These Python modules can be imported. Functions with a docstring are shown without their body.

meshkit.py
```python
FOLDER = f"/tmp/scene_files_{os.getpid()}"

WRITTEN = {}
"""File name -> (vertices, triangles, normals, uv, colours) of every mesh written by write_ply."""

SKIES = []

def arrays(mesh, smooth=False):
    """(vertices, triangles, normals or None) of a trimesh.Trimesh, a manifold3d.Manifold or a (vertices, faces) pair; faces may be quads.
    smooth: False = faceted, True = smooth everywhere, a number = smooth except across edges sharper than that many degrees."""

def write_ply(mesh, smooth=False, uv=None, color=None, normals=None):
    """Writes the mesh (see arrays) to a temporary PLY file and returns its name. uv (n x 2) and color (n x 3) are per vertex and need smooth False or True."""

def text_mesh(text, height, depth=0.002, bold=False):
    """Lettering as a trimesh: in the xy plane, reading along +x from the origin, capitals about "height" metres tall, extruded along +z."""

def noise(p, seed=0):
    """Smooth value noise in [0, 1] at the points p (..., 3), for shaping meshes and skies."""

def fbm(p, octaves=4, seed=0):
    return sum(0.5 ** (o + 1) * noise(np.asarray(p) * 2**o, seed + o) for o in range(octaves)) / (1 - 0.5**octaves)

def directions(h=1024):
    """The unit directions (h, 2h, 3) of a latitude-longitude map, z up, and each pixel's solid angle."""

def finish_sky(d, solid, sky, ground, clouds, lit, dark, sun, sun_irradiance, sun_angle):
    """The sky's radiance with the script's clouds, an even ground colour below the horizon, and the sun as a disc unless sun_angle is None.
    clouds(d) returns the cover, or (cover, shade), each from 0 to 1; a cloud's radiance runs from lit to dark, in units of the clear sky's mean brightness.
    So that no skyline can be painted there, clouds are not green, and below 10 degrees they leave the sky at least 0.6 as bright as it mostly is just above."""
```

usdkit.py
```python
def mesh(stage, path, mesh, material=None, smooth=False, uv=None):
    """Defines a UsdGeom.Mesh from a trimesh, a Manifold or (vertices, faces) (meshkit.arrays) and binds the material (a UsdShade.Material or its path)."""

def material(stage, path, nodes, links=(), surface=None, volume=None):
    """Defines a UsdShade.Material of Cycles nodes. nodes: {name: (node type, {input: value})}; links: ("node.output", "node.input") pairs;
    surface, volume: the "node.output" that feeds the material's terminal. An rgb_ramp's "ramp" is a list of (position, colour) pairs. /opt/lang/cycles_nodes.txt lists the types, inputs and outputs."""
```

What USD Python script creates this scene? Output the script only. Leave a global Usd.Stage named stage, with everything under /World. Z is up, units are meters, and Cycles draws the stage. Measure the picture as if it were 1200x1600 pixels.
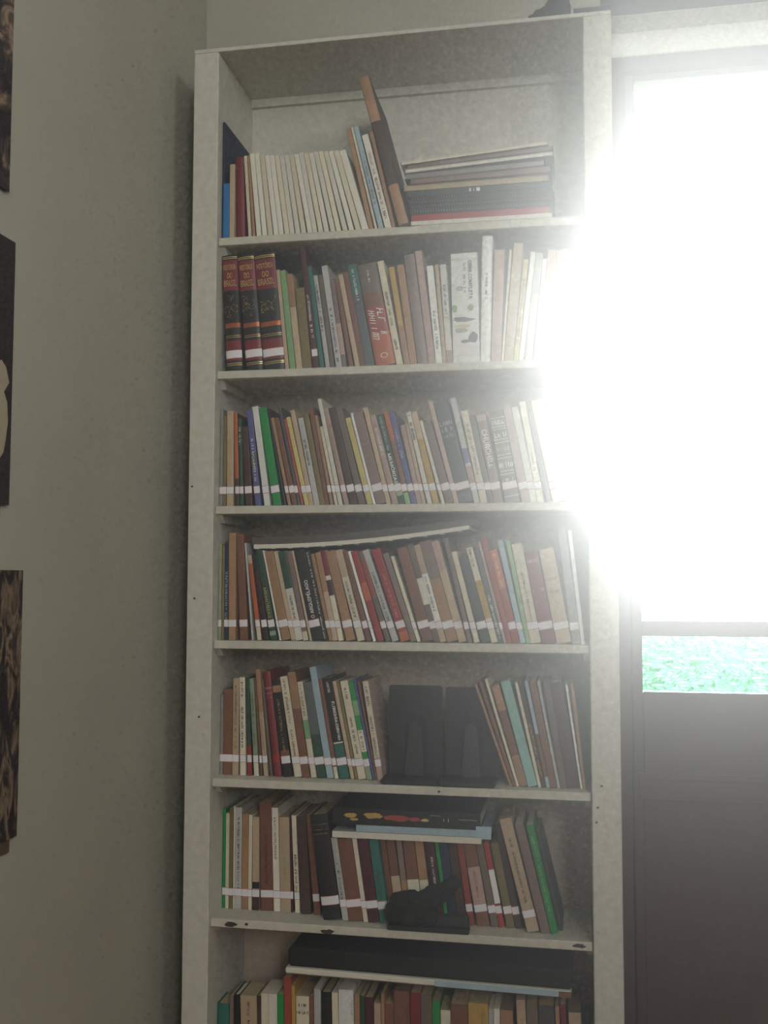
import math, random
import numpy as np, trimesh
import usdkit, meshkit
from pxr import Usd, UsdGeom, UsdLux, UsdShade, Gf, Sdf

stage = Usd.Stage.CreateInMemory()
UsdGeom.SetStageUpAxis(stage, UsdGeom.Tokens.z)
UsdGeom.SetStageMetersPerUnit(stage, 1.0)
world = UsdGeom.Xform.Define(stage, '/World'); stage.SetDefaultPrim(world.GetPrim())
UsdGeom.Scope.Define(stage, '/World/Looks')

# ------------------------------------------------------------------ camera (solved from the bookcase's edges in the photo)
F_PX, YAW, PITCH, ROLL = 1614.07, -0.1844, 0.0659, 0.0014
EYE = np.array([0.8375, -2.1442, 1.5051])
EXPOSURE = 0.12
FW = np.array([math.sin(YAW)*math.cos(PITCH), math.cos(YAW)*math.cos(PITCH), math.sin(PITCH)])
_r = np.array([math.cos(YAW), -math.sin(YAW), 0.0]); _u = np.cross(_r, FW)
RT = _r*math.cos(ROLL) + _u*math.sin(ROLL); UP = _u*math.cos(ROLL) - _r*math.sin(ROLL)
cam = UsdGeom.Camera.Define(stage, '/World/camera')
cam.CreateHorizontalApertureAttr(24.0); cam.CreateVerticalApertureAttr(32.0)
cam.CreateFocalLengthAttr(24.0*F_PX/1200.0); cam.CreateClippingRangeAttr(Gf.Vec2f(0.05, 200.0))
cam.CreateExposureAttr(EXPOSURE)
M4 = Gf.Matrix4d(*RT, 0, *UP, 0, *(-FW), 0, *EYE, 1)
cam.AddTransformOp().Set(M4)

def at(px, py, Y):                                  # where the sight line of a photo pixel meets the plane y = Y
    d = FW + RT*(px-600)/F_PX - UP*(py-800)/F_PX
    return EYE + d*((Y-EYE[1])/d[1])
def atx(px, py, X):
    d = FW + RT*(px-600)/F_PX - UP*(py-800)/F_PX
    return EYE + d*((X-EYE[0])/d[0])

# ------------------------------------------------------------------ light: overcast sky through the door, a high daylight window in the right wall
SKY = 1.35
DAY, DAY2 = 14.0, 17.0
SUN, SUN_PIXEL = 1.85, (1092, 590)                     # hazy low sun straight behind the glazed door
GLARE, GLARE_G = 0.085, 0.895  # density and spread of the added air volume that imitates lens glare
dome = UsdLux.DomeLight.Define(stage, '/World/sky_light')
dome.CreateIntensityAttr(SKY); dome.CreateColorAttr(Gf.Vec3f(1.0, 1.0, 1.0))
sd = FW + RT*(SUN_PIXEL[0]-600)/F_PX - UP*(SUN_PIXEL[1]-800)/F_PX; sd = sd/np.linalg.norm(sd)
sx_ = np.cross([0, 0, 1.0], sd); sx_ /= np.linalg.norm(sx_); sy_ = np.cross(sd, sx_)
sun = UsdLux.DistantLight.Define(stage, '/World/sun')
sun.CreateAngleAttr(5.0); sun.CreateIntensityAttr(SUN); sun.CreateColorAttr(Gf.Vec3f(1.0, 0.955, 0.945)); sun.CreateNormalizeAttr(True)
sun.AddTransformOp().Set(Gf.Matrix4d(*sx_, 0, *sy_, 0, *sd, 0, 0, 0, 0, 1))
win = UsdLux.RectLight.Define(stage, '/World/window_daylight')
win.CreateWidthAttr(0.62); win.CreateHeightAttr(0.52); win.CreateIntensityAttr(DAY); win.CreateColorAttr(Gf.Vec3f(0.98, 1.0, 0.97))
WX, WY, WZ = 2.38, -2.15, 3.02                      # centre of the high window
win.AddTranslateOp().Set(Gf.Vec3d(WX, WY, WZ)); win.AddRotateYOp().Set(90.0)

win2 = UsdLux.RectLight.Define(stage, '/World/front_fill_light')   # frontal fill light, added in an unseen window behind the camera
win2.CreateWidthAttr(0.58); win2.CreateHeightAttr(1.16); win2.CreateIntensityAttr(DAY2); win2.CreateColorAttr(Gf.Vec3f(1.0, 0.99, 0.95))
VX, VZ = 2.0, 2.52
win2.AddTranslateOp().Set(Gf.Vec3d(VX, -4.28, VZ)); win2.AddRotateXOp().Set(90.0)

# ------------------------------------------------------------------ helpers
rng = random.Random(7)
names = {}
def numbered(base, parent):
    k = (parent, base); n = names.get(k, 0); names[k] = n + 1
    return base if n == 0 else f'{base}_{n:03d}'
def tag(p, label=None, cat=None, group=None, kind=None):
    p = p.GetPrim() if hasattr(p, 'GetPrim') else p
    for k, v in (('label', label), ('category', cat), ('group', group), ('kind', kind)):
        if v: p.SetCustomDataByKey(k, v)
    return p
def thing(name, loc=(0, 0, 0), leanY=0.0, rz=0.0, rx=0.0):
    path = '/World/' + numbered(name, '/World')
    x = UsdGeom.Xform.Define(stage, path); x.AddTranslateOp().Set(Gf.Vec3d(*map(float, loc)))
    if rz: x.AddRotateZOp().Set(float(math.degrees(rz)))
    if leanY: x.AddRotateYOp().Set(float(math.degrees(leanY)))
    if rx: x.AddRotateXOp().Set(float(math.degrees(rx)))
    return path
def part(parent, name, mesh, mat, smooth=False, label=None, kind=None):
    path = parent + '/' + numbered(name, parent)
    m = usdkit.mesh(stage, path, mesh, mat, smooth=smooth)
    tag(m, label=label, kind=kind)
    return path
def single(name, mesh, mat, label=None, cat=None, group=None, kind=None, smooth=False):
    path = part('/World', name, mesh, mat, smooth); tag(stage.GetPrimAtPath(path), label, cat, group, kind); return path

def box(x0, x1, y0, y1, z0, z1, bev=0.0):
    if bev > 0:
        import manifold3d as m3
        pts = []
        b = min(bev, (x1-x0)/2.2, (y1-y0)/2.2, (z1-z0)/2.2)
        for sx in (0, 1):
            for sy in (0, 1):
                for sz in (0, 1):
                    c = [(x0, x1)[sx], (y0, y1)[sy], (z0, z1)[sz]]; s = [1-2*sx, 1-2*sy, 1-2*sz]
                    for k in range(3):
                        p = list(c)
                        for j in range(3):
                            if j != k: p[j] += s[j]*b
                        pts.append(p)
        h = trimesh.convex.convex_hull(np.array(pts)); return h
    m = trimesh.creation.box([x1-x0, y1-y0, z1-z0]); m.apply_translation([(x0+x1)/2, (y0+y1)/2, (z0+z1)/2]); return m
def cat(ms): return trimesh.util.concatenate([m for m in ms if m is not None])

def lin(h):
    c = [int(h[i:i+2], 16)/255 for i in (0, 2, 4)]
    return tuple(x/12.92 if x <= .04045 else ((x+.055)/1.055)**2.4 for x in c)

# ------------------------------------------------------------------ materials
mats = {}
def plain(name, col, rough=0.55, var=0.10, scale=30.0, bump=0.0, metal=0.0, spec=0.5, stretch=(1, 1, 1), coat=0.0):
    if name in mats: return mats[name]
    lo = tuple(c*(1-var) for c in col); hi = tuple(min(1, c*(1+var)) for c in col)
    n = {'tc': ('texture_coordinate', {}), 'mp': ('mapping', {'scale': stretch}),
         'nz': ('noise_texture', {'scale': scale, 'detail': 4.0, 'roughness': 0.6}),
         'rp': ('rgb_ramp', {'ramp': [(0.3, lo), (0.7, hi)]}),
         'p': ('principled_bsdf', {'roughness': rough, 'metallic': metal, 'specular_ior_level': spec, 'coat_weight': coat})}
    l = [('tc.object', 'mp.vector'), ('mp.vector', 'nz.vector'), ('nz.fac', 'rp.fac'), ('rp.color', 'p.base_color')]
    if bump:
        n['b'] = ('bump', {'strength': bump, 'distance': 0.002}); l += [('nz.fac', 'b.height'), ('b.normal', 'p.normal')]
    mats[name] = usdkit.material(stage, '/World/Looks/' + name, n, l, surface='p.BSDF')
    return mats[name]
def worn(name, col, dirt, rough=0.6, scale=7.0, amount=0.58, bump=0.15, fine=60.0):
    """paint or cloth with darker scuffs and chips of their own shape"""
    if name in mats: return mats[name]
    n = {'tc': ('texture_coordinate', {}),
         'a': ('noise_texture', {'scale': scale, 'detail': 8.0, 'roughness': 0.7}),
         'ar': ('rgb_ramp', {'ramp': [(amount, (0, 0, 0)), (amount+.10, (1, 1, 1))]}),
         'f': ('noise_texture', {'scale': fine, 'detail': 3.0}),
         'fr': ('rgb_ramp', {'ramp': [(0.3, tuple(c*.92 for c in col)), (0.7, tuple(min(1, c*1.06) for c in col))]}),
         'mx': ('mix', {'mix_type': 'mix', 'color2': dirt}), 'b': ('bump', {'strength': bump, 'distance': 0.002}),
         'p': ('principled_bsdf', {'roughness': rough})}
    l = [('tc.object', 'a.vector'), ('tc.object', 'f.vector'), ('a.fac', 'ar.fac'), ('f.fac', 'fr.fac'), ('fr.color', 'mx.color1'),
         ('ar.color', 'mx.fac'), ('mx.color', 'p.base_color'), ('f.fac', 'b.height'), ('b.normal', 'p.normal')]
    mats[name] = usdkit.material(stage, '/World/Looks/' + name, n, l, surface='p.BSDF')
    return mats[name]

m_wall = plain('wall_paint', lin('b2b0a2'), 0.75, 0.05, 3.0, bump=0.05)
m_ceil = plain('ceiling_paint', lin('c9c4bd'), 0.8, 0.03, 4.0)
m_floor = plain('floor_wood', lin('a5503f'), 0.4, 0.25, 12.0, stretch=(1, 12, 1))
m_case = worn('bookcase_paint', lin('cfcdc1'), lin('a39b86'), 0.5, 5.0, 0.70)
m_backshade = worn('bookcase_back_shaded', lin('b9a897'), lin('a08f7e'), 0.6, 4.0, 0.66)  # case paint darkened and warmed to carry the shade inside the lower cells
m_shelf = worn('shelf_paint', lin('cecbbd'), lin('4f4638'), 0.5, 9.0, 0.72)
m_chip = plain('chipped_wood', lin('3a3128'), 0.8, 0.3, 90)
m_door = plain('door_paint', lin('48332f'), 0.32, 0.10, 20.0, bump=0.03)
m_trim = plain('trim_paint', lin('d6d6cc'), 0.5, 0.04, 8.0)
m_black = plain('black_metal', lin('1d1d20'), 0.45, 0.2, 40, bump=0.05)
m_blackcloth = plain('black_cloth', lin('1b1a1c'), 0.85, 0.3, 120, bump=0.2)
m_albumcloth = plain('album_cloth', lin('5c5554'), 0.8, 0.15, 90, bump=0.2)
m_greycloth = plain('dark_grey_cloth', lin('3a3d40'), 0.85, 0.25, 90, bump=0.3)
m_page = {'w': plain('paper_white', lin('dedacb'), 0.8, 0.06, 200, stretch=(40, 1, 1)),
          'a': plain('paper_aged', lin('b9a988'), 0.8, 0.10, 200, stretch=(40, 1, 1)),
          'd': plain('paper_brown', lin('8b7658'), 0.85, 0.14, 200, stretch=(40, 1, 1))}
m_label = plain('label_paper', lin('e9e6ea'), 0.6, 0.03, 300)
m_labelred = plain('label_border_red', lin('c78a84'), 0.6, 0.05, 300)
m_gold = plain('gold_foil', lin('d3b878'), 0.33, 0.2, 250, metal=0.75)
m_copper = plain('copper_foil', lin('b0603c'), 0.35, 0.2, 250, metal=0.5)
m_inkb = plain('ink_black', lin('2b2826'), 0.7, 0.05, 50)
m_inkw = plain('ink_white', lin('e6e2dc'), 0.6, 0.03, 50)

PAL = dict(white='e8e8e4', offwhite='dedacd', cream='ddd4bd', beige='c0aa8e', tan='a88262', brown='805643', dkbrown='4b352c',
           mauve='86706a', greybrown='6f6159', pink='b99d93', red='a32f2f', brick='a0473a', dkred='7e2630', maroon='4d2028', orange='c0633b',
           yellow='d5c37c', mustard='bf9c4e', olive='7f7148', green='1f8f48', dkgreen='2b4a3b', lgreen='86b07c', sage='93a187', teal='2f6d66', navy='28304d',
           blue='1f6fae', violet='585a92', grey='8d8d8b', dkgrey='474a4b', slate='5b6467', black='1e1d20', ltblue='a9c0cc', aqua='8fbab2', ltgrey='b7b8b6')
NAMES = dict(offwhite='off-white', dkbrown='dark brown', mauve='brown', greybrown='grey-brown', brick='brick red', dkred='dark red', dkgreen='dark green',
             lgreen='light green', dkgrey='dark grey', ltblue='light blue', ltgrey='light grey')
def cover_mat(c, kind='c'):
    """kind c: printed cover, H: cloth or leather, w: worn"""
    v = rng.randrange(3)
    col = tuple(x*(0.92, 1.0, 1.08)[v] for x in lin(PAL[c]))
    key = f'cover_{c}_{kind}_{v}'.replace('H', 'cloth').replace('_w_', '_worn_').replace('_c_', '_card_')
    if kind == 'w': return worn(key, col, tuple(x*.45 for x in col), 0.65, 22.0, 0.56, 0.25, 110.0)
    if kind == 'H': return plain(key, col, 0.42, 0.10, 120, bump=0.12)
    return plain(key, col, 0.38, 0.07, 45, bump=0.03)

# ------------------------------------------------------------------ the room
XL, YB, XR, YF, ZC = -0.07, 0.262, 2.40, -4.3, 3.55
DX0 = at(962, 900, YB)[0]; DX1 = DX0 + 0.92           # door opening
DZ1 = at(1003, 90, YB)[2]
T = 0.15
single('floor', box(XL-T, XR+T, YF-T, YB+T, -0.1, 0.0), m_floor, kind='structure')
single('ceiling', box(XL-T, XR+T, YF-T, YB+T, ZC, ZC+0.1), m_ceil, kind='structure')
single('wall_left', box(XL-T, XL, YF-T, YB+T, 0, ZC), m_wall, kind='structure')
vx0, vx1, vz0, vz1 = VX-.32, VX+.32, VZ-.62, VZ+.62
single('wall_front', cat([box(XL, vx0, YF-T, YF, 0, ZC), box(vx1, XR+T, YF-T, YF, 0, ZC), box(vx0, vx1, YF-T, YF, 0, vz0), box(vx0, vx1, YF-T, YF, vz1, ZC)]), m_wall, kind='structure')
single('wall_back', cat([box(XL, DX0, YB, YB+T, 0, ZC), box(DX1, XR+T, YB, YB+T, 0, ZC), box(DX0, DX1, YB, YB+T, DZ1, ZC)]), m_wall, kind='structure')
wy0, wy1, wz0, wz1 = WY-0.34, WY+0.34, WZ-0.29, WZ+0.29
single('wall_right', cat([box(XR, XR+T, YF, wy0, 0, ZC), box(XR, XR+T, wy1, YB, 0, ZC), box(XR, XR+T, wy0, wy1, 0, wz0), box(XR, XR+T, wy0, wy1, wz1, ZC)]), m_wall, kind='structure')
w1 = thing('window_1'); tag(stage.GetPrimAtPath(w1), kind='structure')
part(w1, 'window_frame', cat([box(XR+.02, XR+.06, wy0, wy0+.03, wz0, wz1), box(XR+.02, XR+.06, wy1-.03, wy1, wz0, wz1), box(XR+.02, XR+.06, wy0+.03, wy1-.03, wz0, wz0+.03),
     box(XR+.02, XR+.06, wy0+.03, wy1-.03, wz1-.03, wz1)]), m_trim)
m_pane = usdkit.material(stage, '/World/Looks/clear_pane', {'t': ('transparent_bsdf', {'color': (0.93, 0.97, 0.96)}), 'g': ('glossy_bsdf', {'roughness': 0.08}),
     'f': ('fresnel', {'IOR': 1.5}), 'm': ('mix_closure', {})}, [('f.fac', 'm.fac'), ('t.BSDF', 'm.closure1'), ('g.BSDF', 'm.closure2')], surface='m.closure')
part(w1, 'pane', box(XR+.038, XR+.042, wy0+.03, wy1-.03, wz0+.03, wz1-.03), m_pane)
w2 = thing('added_window_2'); tag(stage.GetPrimAtPath(w2), kind='structure')  # unseen window added to hold the frontal fill light
part(w2, 'window_frame', cat([box(vx0, vx0+.03, YF-.06, YF-.02, vz0, vz1), box(vx1-.03, vx1, YF-.06, YF-.02, vz0, vz1), box(vx0+.03, vx1-.03, YF-.06, YF-.02, vz0, vz0+.03), box(vx0+.03, vx1-.03, YF-.06, YF-.02, vz1-.03, vz1)]), m_trim)
part(w2, 'pane', box(vx0+.03, vx1-.03, YF-.042, YF-.038, vz0+.03, vz1-.03), m_pane)
single('baseboard_left', box(XL, XL+.012, YF, YB, 0, .09), m_trim, kind='structure')

# the glazed steel door behind the bookcase's right edge
PX0 = at(1003, 1030, YB+.03)[0]                        # left edge of the panes
PX1 = DX1 - (PX0-DX0)
def dz(y): return at(1003, y, YB+.03)[2]
cuts = [(1080, 993), (970, 870), (850, 750), (732, 628), (610, 508), (490, 384), (352, 243), (231, 131)]   # pane bottoms and tops in the photo's rows
d1 = thing('door_1'); tag(stage.GetPrimAtPath(d1), label='dark brown steel door with rows of glass panes, right of the bookcase', kind='structure')
zt = dz(131)
part(d1, 'jamb', box(DX0, DX0+.03, YB-.004, YB+.10, 0, DZ1), m_door)
part(d1, 'jamb', box(DX1-.03, DX1, YB-.004, YB+.10, 0, DZ1), m_door)
part(d1, 'head_jamb', box(DX0+.03, DX1-.03, YB-.004, YB+.10, DZ1-.03, DZ1), m_door)
part(d1, 'stile', box(DX0+.033, PX0, YB+.012, YB+.05, .01, DZ1-.033, .003), m_door)
part(d1, 'stile', box(PX1, DX1-.033, YB+.012, YB+.05, .01, DZ1-.033, .003), m_door)
part(d1, 'door_stop', cat([box(DX0+.03, DX0+.045, YB+.055, YB+.075, 0, DZ1-.03), box(DX1-.045, DX1-.03, YB+.055, YB+.075, 0, DZ1-.03), box(DX0+.03, DX1-.03, YB+.055, YB+.075, DZ1-.045, DZ1-.03)]), m_door)
part(d1, 'top_rail', box(PX0, PX1, YB+.014, YB+.05, zt, DZ1-.033, .003), m_door)
zb = dz(1080)
part(d1, 'lower_panel', box(PX0, PX1, YB+.026, YB+.04, .01, dz(1225)), m_door)
part(d1, 'middle_rail', box(PX0, PX1, YB+.014, YB+.05, dz(1225), zb, .003), m_door)
part(d1, 'ledge', cat([box(PX0-.012, PX1+.012, YB+.002, YB+.02, dz(1246), dz(1214), .002), box(PX0-.012, PX1+.012, YB+.006, YB+.02, dz(1214), dz(1205), .001)]), m_door)
def hammered(x0, x1, z0, z1, y0, y1):
    nx, nz = int((x1-x0)/.0022), int((z1-z0)/.0020)
    gx, gz = np.meshgrid(np.linspace(x0, x1, nx), np.linspace(z0, z1, nz), indexing='ij')
    P = np.stack([gx/.0122 + .5*np.sin(gz*110), gz/.0068, gx*0+3.1], -1)
    h = meshkit.noise(P, 5); h = np.clip((h-.25)*1.6, 0, 1)
    amp = .0019
    front = np.stack([gx, np.full_like(gx, y0), gz], -1).reshape(-1, 3)
    back = np.stack([gx, y1 + amp*(h-.5), gz], -1).reshape(-1, 3)
    idx = np.arange(nx*nz).reshape(nx, nz)
    q = np.stack([idx[:-1, :-1], idx[1:, :-1], idx[1:, 1:], idx[:-1, 1:]], -1).reshape(-1, 4)
    n = nx*nz; f = [q, q[:, ::-1] + n]
    for e in (idx[:, 0], idx[::-1, -1], idx[0, ::-1], idx[-1, :]):
        f.append(np.stack([e[1:], e[:-1], e[:-1]+n, e[1:]+n], -1))
    f = np.vstack(f); tri = np.vstack([f[:, [0, 1, 2]], f[:, [0, 2, 3]]])
    m = trimesh.Trimesh(np.vstack([front, back]), tri, process=False); m.fix_normals(); return m
m_ham = usdkit.material(stage, '/World/Looks/hammered_glass', {'p': ('principled_bsdf', {'base_color': (0.45, 0.82, 0.83), 'roughness': 0.03, 'transmission_weight': 1.0, 'ior': 1.5})}, [], surface='p.BSDF')
for k, (a, b) in enumerate(cuts):
    z0, z1 = dz(a), dz(b)
    if k < 2: part(d1, 'pane', hammered(PX0, PX1, z0, z1, YB+.030, YB+.034), m_ham, smooth=40, label='hammered turquoise glass pane')
    else: part(d1, 'pane', box(PX0, PX1, YB+.030, YB+.034, z0, z1), m_pane)
    if k+1 < len(cuts): part(d1, 'glazing_bar', box(PX0, PX1, YB+.016, YB+.048, z1, dz(cuts[k+1][0]), .002), m_door)
# casing above the door: flat board, then a shallow projecting cap
def wz(x, y, Y): return at(x, y, Y)[2]
zc0, zc1 = DZ1, wz(1003, 48, YB-.012)
single('trim_1', box(DX0-.02, DX1+.06, YB-.012, YB, zc0, zc1, .002), m_trim, kind='structure')
zc2 = wz(1003, 21, YB-.085)
single('trim_2', box(DX0-.02, DX1+.10, YB-.085, YB, zc1, zc2, .002), m_trim, kind='structure')

# outdoors: yard and trees seen through the panes
m_lawn = plain('lawn', lin('9fbf98'), 0.9, 0.35, 6.0, bump=0.5)
m_leaf = plain('leaves', lin('7fae86'), 0.8, 0.35, 9.0, bump=0.5)
m_bark = plain('bark', lin('4c3d30'), 0.9, 0.3, 20)
single('lawn', box(-25, 25, YB+T+.01, 45, -0.35, -0.25), m_lawn, label='green lawn outside the glazed door', cat='lawn', kind='stuff')
def crown(seed, rx, ry, rz_):
    m = trimesh.creation.icosphere(4, 1.0); v = m.vertices.copy()
    v *= (0.78 + 0.45*meshkit.fbm(v*3.0+seed*7, 4, seed))[:, None]; m.vertices = v*[rx, ry, rz_]; return m
for k, (x, y, r, h) in enumerate([(3.3, 9.0, 1.3, .62), (0.4, 10.5, 1.6, .66), (6.4, 11.5, 1.7, .7), (2.0, 15.0, 2.2, .85)]):
    t = thing('bush', (x, y, -.25))
    c = crown(k+2, r, r*.8, h); c.apply_translation([0, 0, .12-c.bounds[0, 2]])
    part(t, 'foliage', c, m_leaf, smooth=True); part(t, 'stem', trimesh.creation.cylinder(.06, .5, sections=10, transform=trimesh.transformations.translation_matrix([0, 0, .25])), m_bark)
    tag(stage.GetPrimAtPath(t), ['green bush outside behind the middle of the hammered panes', 'green bush outside, left behind the bookcase wall', 'green bush outside farthest to the right',
        'largest and farthest green bush in the yard outside'][k], 'bush', 'bushes in the yard outside')

# ------------------------------------------------------------------ the bookcase
W, ST, D, H, TB = 0.92, 0.058, 0.25, 2.70, 0.009
SZ = [2.2673, 1.9663, 1.6667, 1.3736, 1.0777, 0.7829, 0.49, 0.19]
SF = [.012, .012, .012, .012, .012, .012, .012, .012]
TS = 0.0175
bc = thing('bookcase'); tag(stage.GetPrimAtPath(bc), 'tall cream painted wooden bookcase full of old books', 'bookcase')
part(bc, 'side_panel', box(0, ST, 0, D, 0, H-TB, .002), m_case); part(bc, 'side_panel', box(W-ST, W, 0, D, 0, H-TB, .002), m_case)
part(bc, 'top_board', box(0, W, 0, D, H-TB, H, .001), m_case)
part(bc, 'back_panel', box(0.01, W-0.01, D, D+.008, SZ[0]-.009, H), m_case)
part(bc, 'back_panel', box(0.01, W-0.01, D, D+.008, .02, SZ[0]-.0091), m_backshade, label='lower back board with cell shade in its colour')
for i, z in enumerate(SZ):
    m = box(ST+.0008, W-ST-.0008, SF[i], D-.001, z-TS, z, .0015)
    part(bc, 'shelf', m, m_shelf)
    for x0, x1 in ((ST, ST+.012), (W-ST-.012, W-ST)):   # support cleats, front end cut on the slant
        poly = np.array([(SF[i]+.012, z-TS), (D-.002, z-TS), (D-.002, z-TS-.018), (SF[i]+.034, z-TS-.018)])
        v = np.vstack([np.c_[np.full(4, x0), poly], np.c_[np.full(4, x1), poly]])
        part(bc, 'cleat', trimesh.convex.convex_hull(v), m_case)
part(bc, 'back_rail', box(ST, W-ST, D-.012, D-.0005, H-TB-.02, H-TB), m_case)
part(bc, 'plinth', box(ST, W-ST, .02, .035, 0, SZ[-1]-TS), m_case)
def chip(x, z, w, h, seed):                             # flaked patch on a shelf's front edge
    r = random.Random(seed); n = 14
    pts = [(x + w/2*math.cos(a)*r.uniform(.6, 1.1), z + h/2*math.sin(a)*r.uniform(.6, 1.1)) for a in np.linspace(0, 2*math.pi, n, endpoint=False)]
    from shapely.geometry import Polygon
    m = trimesh.creation.extrude_polygon(Polygon(pts).buffer(0), .0006, engine='earcut'); v = m.vertices.copy()
    m.vertices = np.c_[v[:, 0], SF[5]-.0007+v[:, 2], v[:, 1]]; m.invert(); return m
for k, (px, py, w, h) in enumerate([(361, 1440, .030, .012), (512, 1452, .036, .012), (905, 1474, .028, .010), (686, 1233, .006, .006), (385, 1440, .010, .006)]):
    p = at(px, py+4, .012); part(bc, 'chipped_patch', chip(p[0], p[2], w, h, k), m_chip, label='bare chipped patch on a shelf edge')
for k, (px, py) in enumerate([(934, 1262), (932, 1285), (940, 1228), (300, 760), (304, 935), (311, 1120)]):
    p = at(px, py, 0); m = chip(p[0], p[2], .006, .005, 20+k); m.apply_translation([0, -SF[5]+.0001, 0]); part(bc, 'chipped_patch', m, m_chip)

# ------------------------------------------------------------------ book builder
def ring_mesh(O, I, z0, z1):
    n = len(O); O = np.asarray(O, float); I = np.asarray(I, float)
    def lay(P, z): return np.c_[P, np.full(len(P), z)]
    v = np.vstack([lay(O, z0), lay(O, z1), lay(I, z0), lay(I, z1)]); f = []
    for k in range(n-1):
        a, b = k, k+1
        f += [(a, b, b+n, a+n), (b+2*n, a+2*n, a+3*n, b+3*n), (a+n, b+n, b+3*n, a+3*n), (b, a, a+2*n, b+2*n)]
    f += [(0, n, 3*n, 2*n), (2*n-1, n-1, 3*n-1, 4*n-1)]
    f = np.array(f); m = trimesh.Trimesh(v, np.vstack([f[:, [0, 1, 2]], f[:, [0, 2, 3]]]), process=False)
    return m
def profile(w, rnd, n=7):
    """spine outline from the left hinge round to the right hinge (x, y); the foremost point is y = 0"""
    if rnd: return [(w/2 - w/2*math.cos(a), rnd*(1-math.sin(a))) for a in np.linspace(0, math.pi, n)]
    r = min(.0016, w*.3); return [(0, r), (r*.3, r*.3), (r, 0), (w-r, 0), (w-r*.3, r*.3), (w, r)]
def offset(P, t):
    P = np.asarray(P, float); d = np.gradient(P, axis=0); nrm = np.stack([d[:, 1], -d[:, 0]], 1); nrm /= np.linalg.norm(nrm, axis=1)[:, None]+1e-12
    return P + nrm*t          # t > 0: outwards
def strip(w, rnd, z0, z1, t=.00025, base=0.0):
    P = profile(w, rnd); return ring_mesh(offset(P, base+t), offset(P, base+.00002), z0, z1)

glyphs = {}
def strokes(length, height, seed, slant=0.0):
    """illegible lettering: a run of small uneven strokes, along +x"""
    r = random.Random(seed); x = 0; bs = []
    while x < length:
        g = height*r.uniform(.5, .85)
        if r.random() < .16: x += g; continue
        hh = height*r.choice([1, 1, .8])
        s = height*.15
        bs.append(box(x, x+s, 0, hh, 0, .00015))
        if r.random() < .8: bs.append(box(x, x+g*.75, r.choice([0, hh*.45, hh-s]), 0, 0, .00015) if False else box(x+s, x+g*.75, (yy := r.choice([0, hh*.42, hh-s])), yy+s, 0, .00015))
        if r.random() < .5: bs.append(box(x+g*.75-s, x+g*.75, 0, hh*.9, 0, .00015))
        x += g
    m = cat(bs) if bs else None
    if m is not None and slant: m.vertices[:, 0] += m.vertices[:, 1]*slant
    return m
def on_spine(m2, w, yfront, zc, across=False, up=False, xc=None):
    """lays flat lettering (xy plane, +z out) on a spine, centred; across: reads across the spine, else down (or up) along it"""
    m = m2.copy(); m.apply_translation([-m.bounds[:, 0].mean(), -m.bounds[:, 1].mean(), 0]); v = m.vertices
    xc = w/2 if xc is None else xc
    if across: n = np.c_[xc+v[:, 0], yfront-v[:, 2], zc+v[:, 1]]
    elif up: n = np.c_[xc-v[:, 1], yfront-v[:, 2], zc+v[:, 0]]
    else: n = np.c_[xc+v[:, 1], yfront-v[:, 2], zc-v[:, 0]]
    m.vertices = n; return m

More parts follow.
